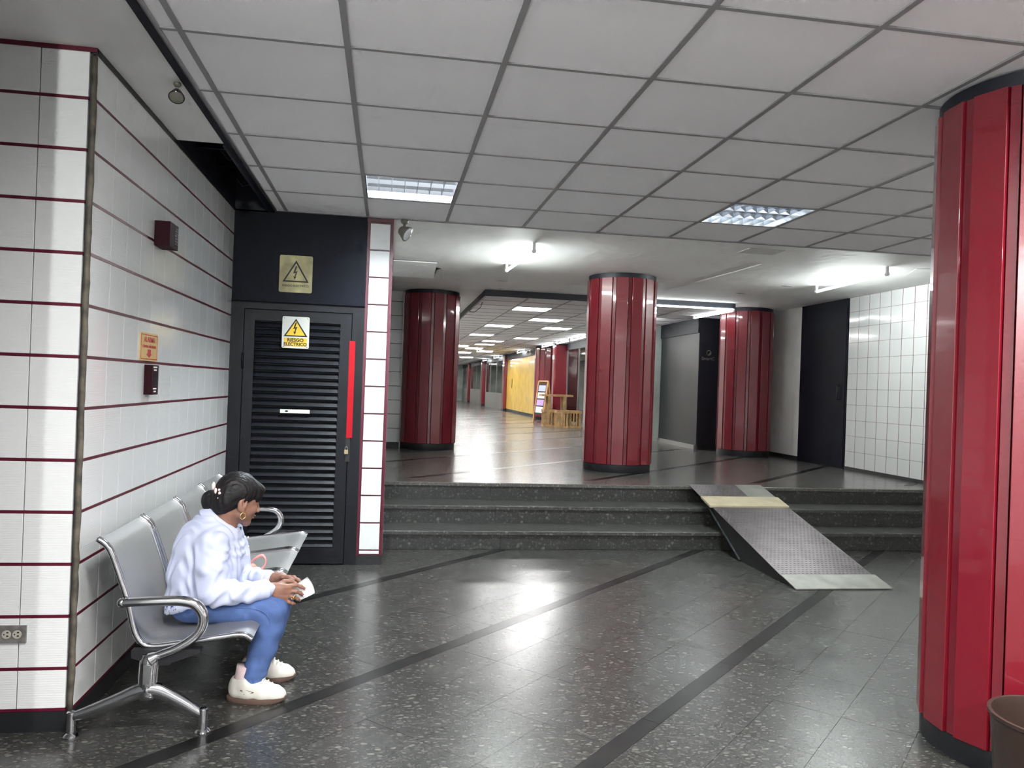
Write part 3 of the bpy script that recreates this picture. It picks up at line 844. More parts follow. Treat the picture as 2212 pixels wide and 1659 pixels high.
# ================================================================== COLUMNS
def column(name, label, c, z0, z1, R=.405, n=14, rot=0.0):
    t = thing(name, label, 'column', (c[0], c[1], z0), kind='thing')
    h = z1-z0
    zb, ztp = .095, h-.055
    me = MB().lathe([(R-.03, 0), (R-.03, h)], seg=40).mesh('core', M['core'], True)
    link('core', me, t, (c[0], c[1], z0))
    me = MB().lathe([(R-.012, 0), (R-.010, .004), (R-.010, .09), (R-.02, .096)], seg=60).mesh('base_ring', M['black']); sharp(me, 40)
    link('base_ring', me, t, (c[0], c[1], z0))
    me = MB().lathe([(R-.02, h-.06), (R-.010, h-.056), (R-.010, h-.001), (R-.02, h)], seg=60).mesh('top_ring', M['headboard']); sharp(me, 40)
    link('top_ring', me, t, (c[0], c[1], z0))
    da = 2*math.pi/n
    wide, nar = da*.715, da*.195
    # wide flat panel with folded edges
    hw = R*math.tan(wide/2)
    out = [(-hw, R-.030), (-hw, R-.0015), (-hw+.0015, R), (hw-.0015, R), (hw, R-.0015), (hw, R-.030)]
    wm = MB().prism([(a, b) for a, b in out], 'z', zb, ztp).mesh('cladding_panel', M['red'])
    hn = (R-.007)*math.tan(nar/2)
    nm = MB().prism([(-hn, R-.03), (-hn, R-.007), (hn, R-.007), (hn, R-.03)], 'z', zb, ztp).mesh('joint_panel', M['red_narrow'])
    for k in range(n):
        a = rot+k*da
        link('cladding_panel', wm, t, (c[0], c[1], z0), a)
        link('joint_panel', nm, t, (c[0], c[1], z0), a+da/2)
    return t
column('red_column', 'large glossy red panelled column in the foreground beside the bin', (2.67, 2.83), 0, ZG-.002, rot=.114)
ccol = column('red_column', 'bright red panelled column standing alone on the raised floor', (2.705, 8.86), UP, ZP-.001, rot=.165)
for lab, x, y, rz in [('dark red panelled column in shade beside the pilaster', .60, 11.36, .045),
                      ('red panelled column next to the bare plaster wall', 5.53, 11.42, .155),
                      ('dark red round column of the shop row behind the crates', 4.76, 22.9, .1)]:
    o = copy_tree(ccol); o.location = (x, y, UP); o.rotation_euler = (0, 0, rz); o['label'] = lab
    if y > 20: o.scale = (1, 1, .963)

# ================================================================== SHOP ROW ALONG THE CORRIDOR
# charcoal shop front near the far column
t = thing('dark_shopfront', 'charcoal shopfront panel with a navy end face behind the far column', 'shopfront', (5.3, 12.9, UP))
build(MB().box(5.12, 5.2, 12.32, 14.1, UP+.07, 2.45), 'charcoal_panel', M['shopgrey'], t)
build(MB().box(5.10, 5.2, 12.30, 14.1, 2.45, 2.70).box(5.12, 6.24, 12.285, 12.32, UP+.07, 2.70), 'navy_face', M['headboard'], t)
build(MB().box(5.10, 5.13, 12.33, 14.1, UP, UP+.075), 'skirting', M['shopbase'], t)
build(MB().box(5.13, XR-.01, 12.262, 12.30, UP, UP+.075), 'dark_skirting', M['black'], t)
text('lettering', 'SmartC', .075, M['greyplate'], (5.165, 12.277, 2.018), '-y', t, align='LEFT')
hexa = [(5.29+.042*math.sin(math.radians(60*k)), 2.115+.046*math.cos(math.radians(60*k))) for k in range(6)]
lg = MB()
for k in range(6):
    a, b = hexa[k], hexa[(k+1) % 6]
    lg.tube([(a[0], 12.276, a[1]), (b[0], 12.276, b[1])], .005, 6)
lg.prism([(5.275, 2.085), (5.325, 2.09), (5.328, 2.135)], 'y', 12.272, 12.278)
build(lg, 'logo', M['greyplate'], t)

def glass_front(label, x, y0, y1, posts, name='glass_shopfront', low=0.0, head=.16):
    t = thing(name, label, 'shopfront', (x, (y0+y1)/2, UP), 'glass shopfronts')
    ys = [y0]+posts+[y1]
    for a, b in zip(ys[:-1], ys[1:]):
        build(MB().box(x-.004, x+.004, a+.012, b-.012, UP+.08+low, 2.66-head), 'pane', M['glass'], t)
    fr = []
    for y in ys:
        build(MB().box(x-.02, x+.02, y-.012, y+.012, UP, 2.66-head), 'post', M['frame'], t)
    build(MB().box(x-.025, x+.025, y0, y1, UP, UP+.08), 'sill', M['shopbase'], t)
    build(MB().box(x-.03, x+.05, y0, y1, 2.66-head, 2.70), 'header', M['headboard'], t)
    if low: build(MB().box(x-.02, x+.02, y0, y1, UP+.08, UP+.08+low), 'lower_panel', M['shopbase'], t)
    build(MB().box(x+1.3, x+1.35, y0, y1, UP, 2.7).box(x+.05, x+1.3, y0-.02, y0, UP, 2.7).box(x+.05, x+1.3, y1-.02, y1, UP, 2.7), 'inner_wall', M['shopinside'], t)
    build(MB().box(x+.05, x+1.3, y0, y1, UP+.0, UP+.01), 'inner_floor', M['shopbase'], t)
    build(MB().box(x+.05, x+1.3, y0, y1, 2.69, 2.7), 'inner_ceiling', M['ctile'], t)
    build(MB().box(x+.5, x+.62, y0+.3, y1-.3, 2.66, 2.688), 'added_inner_glow', M['panelglow'], t)  # glowing strip added to brighten the shop interior
    build(MB().box(x+.7, x+1.29, y0+.3, y0+.34+.4*(y1-y0), UP+.01, UP+1.1), 'display_counter', M['shopgrey'], t)
    return t
glass_front('clear glass shopfront just past the charcoal panel', 4.90, 14.13, 20.9, [15.6, 17.1, 18.5, 19.6])
glass_front('pale glass shopfront past the yellow shutter', 4.62, 31.0, 36.6, [33.0, 35.0], low=.6)
glass_front('bluish glass shopfront between the two far red pilasters', 4.60, 37.8, 43.2, [40.5], low=.7)
glass_front('last glass shopfront near the corridor end', 4.60, 44.2, 47.9, [46.0], low=.7)
pilspec = [('slim red pilaster beside the round dark red column', 4.62, 21.2, .30), ('slim red pilaster between the yellow shutter and the pale glass', 4.55, 30.2, .55),
           ('slim red pilaster between the pale and the bluish glass shops', 4.52, 37.2, .55), ('slim dark red pilaster near the corridor end', 4.52, 43.7, .5)]
for lab, x, y, wd in pilspec:
    t = thing('red_pilaster', lab, 'pilaster', (x, y, UP), 'red pilasters of the shop row', kind='thing')
    build(MB().prism([(x-.07, y-wd/2+.03), (x-.03, y-wd/2), (x+.3, y-wd/2), (x+.3, y+wd/2), (x-.03, y+wd/2), (x-.07, y+wd/2-.03)], 'z', UP+.09, 2.64), 'panel', M['red'], t)
    build(MB().box(x-.06, x+.3, y-wd/2+.01, y+wd/2-.01, UP, UP+.09), 'base', M['black'], t)
    build(MB().box(x-.06, x+.3, y-wd/2+.01, y+wd/2-.01, 2.64, 2.70), 'cap', M['headboard'], t)
# yellow shutter
t = thing('yellow_shutter', 'glossy yellow closed shop panel in the corridor', 'shutter', (4.6, 26.8, UP))
for a, b in ((23.9, 25.2), (25.2, 26.6), (26.6, 28.0), (28.0, 29.9)):
    build(MB().box(4.6, 4.64, a+.006, b-.006, UP+.10, 2.48), 'panel', M['yellow'], t)
build(MB().box(4.61, 4.66, 23.9, 29.9, UP, UP+.10), 'sill', M['black'], t)
build(MB().box(4.56, 4.66, 23.9, 29.9, 2.48, 2.688), 'header', M['headboard'], t)
build(MB().box(4.585, 4.60, 28.6, 28.66, 1.4, 1.75), 'handle', M['black'], t)
for k in range(2):
    o = thing('header_spotlight', ['small white spotlight nearer the crates on the shutter header', 'small white spotlight further along the shutter header'][k], 'light', (4.5, 24.4+k*.5, 2.6), 'spotlights on the shutter header')
    build(MB().tube([(4.56, 24.4+k*.5, 2.62), (4.50, 24.4+k*.5, 2.60)], .012, 8), 'bracket', M['white'], o)
    build(MB().tube([(4.50, 24.42+k*.5, 2.63), (4.47, 24.38+k*.5, 2.54)], [.03, .05], 10), 'head', M['white'], o)

# wooden crates, high table and easel sign
def crate(label, x, y, w, d, h, group):
    t = thing('wooden_crate', label, 'crate', (x, y, UP), group)
    for s in (-1, 1):
        for k in range(4):
            u = -w/2+.03+(w-.06)*k/3
            build(MB().box(x+u-.021, x+u+.021, y+s*(d/2)-.008, y+s*(d/2)+.008, UP+.01, UP+h-.04), 'slat', M['cratewood'], t)
            v = -d/2+.03+(d-.06)*k/3
            build(MB().box(x+s*(w/2)-.008, x+s*(w/2)+.008, y+v-.021, y+v+.021, UP+.01, UP+h-.04), 'slat', M['cratewood'], t)
    for z0, z1, e in ((UP, UP+.05, .012), (UP+h-.07, UP+h, .022)):
        for s in (-1, 1):
            build(MB().box(x-w/2-e, x+w/2+e, y+s*(d/2+.012)-.009, y+s*(d/2+.012)+.009, z0, z1), 'rail', M['cratewood'], t)
            build(MB().box(x+s*(w/2+.012)-.009, x+s*(w/2+.012)+.009, y-d/2, y+d/2, z0, z1), 'rail', M['cratewood'], t)
    build(MB().box(x-w/2, x+w/2, y-d/2, y+d/2, UP+h-.03, UP+h-.012), 'top_board', M['cratewood'], t)
    return t
crate('slatted wooden crate stool nearest the yellow shutter', 3.96, 18.75, .28, .34, .42, 'crates by the glass shop')
crate('slatted wooden crate stool in the middle of the three', 4.18, 18.3, .26, .30, .42, 'crates by the glass shop')
crate('slatted wooden crate stool nearest the bright red column', 4.52, 18.45, .28, .30, .42, 'crates by the glass shop')
t = thing('high_table', 'narrow wooden high table behind the crate stools', 'table', (4.25, 19.4, UP))
build(MB().box(3.85, 4.66, 19.15, 19.55, UP+.74, UP+.79), 'table_top', M['cratewood'], t)
for x in (4.05, 4.45):
    for y in (19.2, 19.5):
        build(MB().box(x-.03, x+.03, y-.03, y+.03, UP, UP+.74), 'leg', M['cratewood'], t)
t = thing('easel_sign', 'wooden folding easel board with printed sheets beside the crates', 'sign', (4.1, 20.6, UP))
def lean(x0, x1, y0, y1, z0, z1, dx, th=.02):
    return MB().add([(x0, y0, z0), (x0+th, y0, z0), (x0+th, y1, z0), (x0, y1, z0), (x0+dx, y0, z1), (x0+dx+th, y0, z1), (x0+dx+th, y1, z1), (x0+dx, y1, z1)],
                    [(0, 3, 2, 1), (4, 5, 6, 7), (0, 1, 5, 4), (1, 2, 6, 5), (2, 3, 7, 6), (3, 0, 4, 7)])
def quadbar(a, b, th):
    return MB().tube([a, b], th, 4)
P0, P1 = Vector((3.95, 20.75, UP)), Vector((4.10, 20.25, UP))     # feet of the front frame
T0, T1 = Vector((4.10, 20.85, UP+1.12)), Vector((4.25, 20.35, UP+1.12))
B0, B1 = Vector((4.27, 20.95, UP)), Vector((4.42, 20.45, UP))
for a, b in ((P0, T0), (P1, T1), (B0, T0), (B1, T1), (T0, T1)):
    build(quadbar(a, b, .03), 'rail', M['easelwood'], t)
def lerp(a, b, s): return a+(b-a)*s
bd = [lerp(P0, T0, .2), lerp(P1, T1, .2), lerp(P1, T1, .95), lerp(P0, T0, .95)]
n_ = (bd[1]-bd[0]).cross(bd[3]-bd[0]).normalized()*.012
build(MB().add([p-n_ for p in bd]+[p+n_ for p in bd], [(0, 1, 2, 3), (7, 6, 5, 4), (0, 4, 5, 1), (1, 5, 6, 2), (2, 6, 7, 3), (3, 7, 4, 0)]), 'board', M['ink'], t)
cols = [M['whitepaper'], mat('lilac_print', (.45, .3, .6), .5), M['whitepaper'], mat('blue_print', (.35, .4, .6), .5)]
for k in range(4):
    for sgn in (-1, 1):
        q = [lerp(lerp(bd[0], bd[1], u), lerp(bd[3], bd[2], u), v) for u, v in ((.12, .06+.23*k), (.88, .06+.23*k), (.88, .25+.23*k), (.12, .25+.23*k))]
        nn = n_*1.15*sgn
        if sgn > 0: build(MB().add([p+nn for p in q]+[p+nn*1.1 for p in q], [(3, 2, 1, 0), (4, 5, 6, 7), (0, 1, 5, 4), (1, 2, 6, 5), (2, 3, 7, 6), (3, 0, 4, 7)]), 'printed_sheet', cols[k], t)
        else: build(MB().add([p+nn for p in q]+[p+nn*1.1 for p in q], [(3, 2, 1, 0), (4, 5, 6, 7), (0, 1, 5, 4), (1, 2, 6, 5), (2, 3, 7, 6), (3, 0, 4, 7)]), 'printed_sheet', cols[k], t)

# ================================================================== RAMP
RX0, RX1, RY0, RY1 = 3.02, 3.80, 5.30, 7.40
ramp = thing('ramp', 'portable diamond plate wheelchair ramp laid over the steps', 'ramp', (3.4, 6.2, 0))
kz = (UP+.014)/(RY1-RY0-.05)
def rz(y): return max(.004, (y-RY0)*kz)
def slope(x0, x1, y0, y1, lift, th):
    pts = [(y0, rz(y0)+lift), (y0, rz(y0)+lift-th), (y1, rz(y1)+lift-th), (y1, rz(y1)+lift)]
    return MB().prism(pts, 'x', x0, x1)
build(slope(RX0+.01, RX1-.005, RY0+.01, RY1-.04, 0.0, .02), 'deck_board', M['darkwood'], ramp)
pl_ = slope(RX0, RX1-.01, 5.50, 6.83, .004, .004); build(pl_, 'tread_plate', M['plate'], ramp)
build(slope(RX0-.01, RX0+.51, 7.02, RY1-.03, .005, .005), 'tread_plate', M['plate'], ramp)
build(slope(RX0+.48, RX1-.02, 7.02, RY1-.03, .008, .003), 'plain_sheet', M['sheet'], ramp)
build(slope(RX0-.02, RX1-.01, 6.81, 7.035, .018, .02), 'wood_strip', M['wood'], ramp)
build(slope(RX0+.005, RX1+.01, RY0, 5.52, .007, .007), 'landing_sheet', M['sheet'], ramp)
lug = MB()
sl_ = math.atan(kz)
def add_lugs(y0, y1, x0, x1):
    ny = int((y1-y0)/.032); nx = int((x1-x0)/.034)
    for a in range(ny):
        for b in range(nx):
            y = y0+.016+a*.032; x = x0+.02+b*.034+(.017 if a % 2 else 0)
            if x > x1-.015: continue
            z = rz(y)+.0045
            L, W_ = .013, .0045
            lug.add([(x-L, y, z), (x, y-W_, z-W_*kz), (x+L, y, z), (x, y+W_, z+W_*kz), (x-L*.3, y, z+.0028), (x+L*.3, y, z+.0028)],
                    [(0, 1, 4), (1, 5, 4), (1, 2, 5), (2, 3, 5), (3, 4, 5), (3, 0, 4)])
add_lugs(5.53, 6.80, RX0+.01, RX1-.02); add_lugs(7.05, 7.34, RX0+.0, RX0+.47)
o = build(lug, 'raised_lugs', M['plate'], ramp); o['kind'] = 'stuff'
for xx in (RX0+.02, RX1-.05):
    pts = [(RY0+.02, .001), (6.23, .001), (7.02, rz(7.02)-.012), (RY0+.02, .004)]
    build(MB().prism(pts, 'x', xx, xx+.018), 'side_board', M['darkwood'], ramp)
    build(MB().tube([(xx-.006, 6.235, .008), (xx-.006, 7.03, rz(7.03)-.02)], .011, 6), 'edge_batten', M['shopgrey'], ramp)

# ================================================================== BIN, SMALL FIXTURES
bc = (2.285, 2.30)
t = thing('waste_bin', 'dark brown round waste bin in front of the large red column', 'bin', (bc[0], bc[1], 0))
build(MB().lathe([(.165, 0), (.172, .01), (.196, .345), (.204, .35), (.204, .362), (.192, .362), (.188, .34), (.16, .02), (.02, .016)], (bc[0], bc[1], 0), 48), 'bin_shell', M['bin'], t, auto=35)
build(MB().lathe([(.02, .017), (.155, .018), (.14, .05), (.02, .06)], (bc[0], bc[1], 0), 24), 'bin_liner', M['ink'], t, smooth=True)

def emergency_lamp(label, p, dirv, s=1.0, clear=False):
    p = Vector(p); d = Vector(dirv).normalized()
    t = thing('emergency_spotlight', label, 'light', tuple(p), 'emergency spot heads')
    build(MB().lathe([(.028*s, 0), (.030*s, -.012*s), (.022*s, -.03*s)], p, 16), 'bracket', M['lampbody'], t, smooth=True)
    q = p+Vector((0, 0, -.03*s))
    build(MB().tube([q, q+Vector((0, 0, -.03*s))], .010*s, 8), 'arm', M['lampbody'], t, smooth=True)
    h = q+Vector((0, 0, -.065*s))
    pts = [h-d*.045*s, h-d*.035*s, h-d*.0*s, h+d*.03*s, h+d*.036*s]
    build(MB().tube(pts, [.018*s, .034*s, .048*s, .062*s, .062*s], 18), 'head', M['smoked'] if clear else M['lampbody'], t, smooth=True)
    build(MB().tube([h+d*.0362*s, h+d*.041*s, h+d*.044*s], [.056*s, .05*s, .02*s], 18), 'lens', M['lampbody'] if clear else M['lens'], t, smooth=True)
    return t
emergency_lamp('swivel emergency spotlight head hanging under the ceiling edge by the pilaster', (.085, YGE+.0, ZG-.004), (.75, -.35, -.5), 1.0)
emergency_lamp('clear swivel emergency spotlight head hanging from the painted soffit', (-.962, 3.60, 2.708), (.1, -.55, -.8), .55, True)

# alarm siren box on the tiled wall
t = thing('alarm_siren', 'maroon box siren mounted high on the tiled wall', 'alarm', (XL, 4.2, 2.05))
build(MB().box(XL, XL+.075, 4.145, 4.30, 2.075, 2.20), 'siren_box', M['alarm'], t)
for k in range(7):
    build(MB().box(XL+.075, XL+.0765, 4.235, 4.29, 2.10+k*.013, 2.106+k*.013), 'slot', M['ink'], t)
# alarm sign and call point
t = thing('alarm_sign', 'tan fire alarm sign with red letters and a down arrow', 'sign', (XL, 4.11, 1.49))
ys0, ys1, zs0, zs1 = 3.975, 4.265, 1.487, 1.626
pts = [(ys0+.01, zs0), (ys1-.01, zs0), (ys1, zs0+.01), (ys1, zs1-.01), (ys1-.01, zs1), (ys0+.01, zs1), (ys0, zs1-.01), (ys0, zs0+.01)]
build(MB().prism(pts, 'x', XL+.0005, XL+.004), 'sign_plate', M['alarmsign'], t)
bo = MB()
for a, b, c, d in ((ys0+.012, ys1-.012, zs1-.012, zs1-.008), (ys0+.012, ys1-.012, zs0+.008, zs0+.012), (ys0+.012, ys0+.016, zs0+.008, zs1-.008), (ys1-.016, ys1-.012, zs0+.008, zs1-.008)):
    bo.box(XL+.004, XL+.0046, a, b, c, d)
build(bo, 'border', M['redink'], t)
text('lettering', 'ALARMA', .036, M['redink'], (XL+.0046, 4.12, 1.592), '+x', t, sx=1.25)
text('lettering', 'CONTRA INCENDIO', .0185, M['redink'], (XL+.0046, 4.12, 1.5585), '+x', t, sx=1.28)
ar = [(4.095, 1.545), (4.145, 1.545), (4.145, 1.522), (4.165, 1.522), (4.12, 1.503), (4.075, 1.522), (4.095, 1.522)]
build(MB().prism(ar, 'x', XL+.004, XL+.0048), 'arrow', M['redink'], t)
t = thing('fire_call_point', 'small maroon fire alarm call point under the alarm sign', 'alarm', (XL, 4.12, 1.32))
build(MB().box(XL, XL+.038, 4.065, 4.17, 1.32, 1.468), 'call_point_box', M['alarm'], t)
build(MB().box(XL+.038, XL+.0395, 4.095, 4.155, 1.365, 1.427), 'window', M['smoked'], t)
for k, (z, wd) in enumerate(((1.457, .07), (1.443, .05), (1.350, .06), (1.336, .04))):
    bb = MB()
    for q in range(int(wd/.008)):
        bb.box(XL+.038, XL+.0388, 4.1175-wd/2+q*.008, 4.1175-wd/2+q*.008+.006, z-.0035, z+.0035)
    build(bb, 'printed_line', M['white'], t)
# wall outlet on the front tiles
t = thing('wall_outlet', 'worn grey double socket plate low on the front tiles', 'outlet', (-1.40, YC, .36))
ox0, ox1, oz0, oz1 = -1.470, -1.362, .352, .420
build(MB().box(ox0, ox1, YC-.008, YC, oz0, oz1), 'cover_plate', M['greyplate'], t)
for cx in (ox0+.038, ox0+.076):
    f = build(MB().tube([(cx, YC-.007, (oz0+oz1)/2), (cx, YC-.011, (oz0+oz1)/2)], .0165, 20), 'socket', M['outletivory'], t)
    b = MB().box(cx+.0005, cx+.008, YC-.0117, YC-.0105, .392, .3965).box(cx+.0005, cx+.008, YC-.0117, YC-.0105, .3785, .383).tube([(cx-.008, YC-.0105, .387), (cx-.008, YC-.0117, .387)], .0028, 8)
    build(b, 'slots', M['ink'], f)
# small white sensors on the foreground column
def on_col(ang, z, R=.405, c=(2.67, 2.83)): return (c[0]+R*math.cos(ang), c[1]+R*math.sin(ang), z)
a = math.radians(-108); p = on_col(a, 2.43)
o = thing('door_sensor', 'tiny white square tag high on the foreground red column', 'sensor', p)
me = MB().box(-.012, .012, -.012, .0, -.012, .012).mesh('housing', M['white'])
link('housing', me, o, p, a+math.pi/2)
me = MB().ellipsoid((0, -.012, 0), (.005, .002, .004), 10, 6).mesh('dark_dot', M['ink']); link('dark_dot', me, o, p, a+math.pi/2)
# loose cable at the corridor fascia
tag(build(MB().tube([(CX0-.03, 12.8, ZC+.02), (CX0-.04, 12.5, ZC-.07), (CX0+.0, 12.2, ZC-.10), (CX0+.06, 11.9, ZC-.05), (CX0+.05, 11.6, ZC+.0)], .006, 6), 'loose_cable', M['ink'], smooth=True), 'thin loose black cable dangling from the corridor fascia', 'cable')

# ================================================================== BENCH
def catmull(pts, n=5):
    P = [pts[0]]+list(pts)+[pts[-1]]; out = []
    for i in range(1, len(P)-2):
        a, b, c, d = (np.array(P[i+k-1], float) for k in range(4))
        for k in range(n):
            t = k/n
            out.append(tuple(.5*((2*b)+(-a+c)*t+(2*a-5*b+4*c-d)*t*t+(-a+3*b-3*c+d)*t**3)))
    out.append(tuple(map(float, pts[-1]))); return out
PROF = [(-1.111, .763), (-1.081, .742), (-1.058, .708), (-1.025, .618), (-.99, .515), (-.966, .412), (-.945, .364), (-.918, .339), (-.873, .335),
        (-.768, .348), (-.635, .366), (-.569, .375), (-.535, .371), (-.507, .355)]
prof = catmull(PROF, 4)
BY0, BP, NB = 3.272, .556, 4
bench = thing('waiting_bench', 'four seat perforated steel waiting bench with chrome armrests along the tiled wall', 'bench', (-.85, BY0+BP*2, 0))
def shell(y0, y1):
    b = MB(); n = len(prof); ny = 4; vs = []; fs = []
    nr = []
    for i in range(n):
        a, c = prof[max(i-1, 0)], prof[min(i+1, n-1)]
        t = Vector((c[0]-a[0], c[1]-a[1])).normalized(); nr.append((-t.y, t.x))
    for side in (0, 1):
        for i, (x, z) in enumerate(prof):
            for j in range(ny+1):
                v = j/ny; sag = .006*(1-(2*v-1)**2)+.003
                off = -sag-(.005 if side else 0)
                vs.append((x+nr[i][0]*off, y0+(y1-y0)*v, z+nr[i][1]*off))
    N = n*(ny+1)
    for i in range(n-1):
        for j in range(ny):
            q = (i*(ny+1)+j, i*(ny+1)+j+1, (i+1)*(ny+1)+j+1, (i+1)*(ny+1)+j)
            fs.append(q[::-1]); fs.append(tuple(N+k for k in q))
    for i in range(n-1):
        for j in (0, ny):
            q = (i*(ny+1)+j, (i+1)*(ny+1)+j, N+(i+1)*(ny+1)+j, N+i*(ny+1)+j)
            fs.append(q if j == 0 else q[::-1])
    for i in (0, n-1):
        for j in range(ny):
            q = (i*(ny+1)+j, i*(ny+1)+j+1, N+i*(ny+1)+j+1, N+i*(ny+1)+j)
            fs.append(q if i else q[::-1])
    return b.add(vs, fs)
for k in range(NB):
    y0, y1 = BY0+BP*k, BY0+BP*(k+1)-.012
    s_ = build(shell(y0+.014, y1-.014), 'seat_shell', M['perf'], bench, auto=60)
    for yy in (y0+.012, y1-.012):
        build(MB().tube([(x, yy, z) for x, z in prof], .0125, 10), 'edge_rail', M['chrome'], s_, smooth=True)
bm_ = MB().box(-.885, -.815, BY0-.02, BY0+BP*NB, .268, .308)
for k in range(NB+1):
    yy = BY0+BP*k-.006
    bm_.prism([(-.96, .33), (-.96, .30), (-.88, .27), (-.80, .28), (-.70, .315), (-.70, .33)], 'y', yy-.018, yy+.018)
build(bm_, 'beam', M['darksteel'], bench)
def leg_set(y):
    ring = catmull([(-1.0, .520), (-.949, .523), (-.832, .526), (-.767, .524), (-.721, .508), (-.693, .466), (-.698, .418), (-.729, .377), (-.793, .336), (-.85, .314), (-.885, .295)], 5)
    n = len(ring)
    rr = [.017+.004*math.sin(math.pi*min(1, i/(n*.8))) for i in range(n)]
    rr[-4:] = [.022, .025, .028, .030]
    arm = MB().tube([(x, y, z) for x, z in ring], rr, 14).ellipsoid((-1.0, y, .520), (.019, .019, .019), 12, 8)
    build(arm, 'armrest', M['chrome'], bench, smooth=True)
    leg = MB()
    leg.tube([(-.886, y, .312), (-.889, y, .285), (-.892, y, .25), (-.893, y, .20), (-.893, y, .16), (-.893, y, .135)], [.030, .037, .036, .036, .042, .030], 16, flat=(Vector((0, 1, 0)), .62))
    rl = catmull([(-.885, .178), (-.93, .168), (-.99, .142), (-1.074, .108), (-1.14, .084), (-1.172, .078)], 4)
    leg.tube([(x, y, z) for x, z in rl], [.034-.016*i/(len(rl)-1) for i in range(len(rl))], 12, flat=(Vector((0, 1, 0)), .75))
    fl = catmull([(-.90, .178), (-.855, .172), (-.80, .145), (-.745, .112), (-.70, .082), (-.676, .074)], 4)
    leg.tube([(x, y, z) for x, z in fl], [.034-.016*i/(len(fl)-1) for i in range(len(fl))], 12, flat=(Vector((0, 1, 0)), .75))
    build(leg, 'leg_frame', M['chrome'], bench, smooth=True)
    build(MB().box(-.904, -.882, y-.0265, y-.020, .205, .28), 'leg_badge', M['steel'], bench)
    for x in (-1.168, -.680):
        build(MB().tube([(x, y, .018), (x, y, .095)], .0175, 14).ellipsoid((x, y, .095), (.0175, .0175, .006), 12, 6), 'foot_post', M['chrome'], bench, auto=40)
        build(MB().lathe([(.030, 0), (.031, .006), (.024, .014), (.012, .022)], (x, y, 0), 20), 'foot_disc', M['chrome'], bench, auto=50)
leg_set(BY0-.028)
leg_set(BY0+BP*NB+.02)

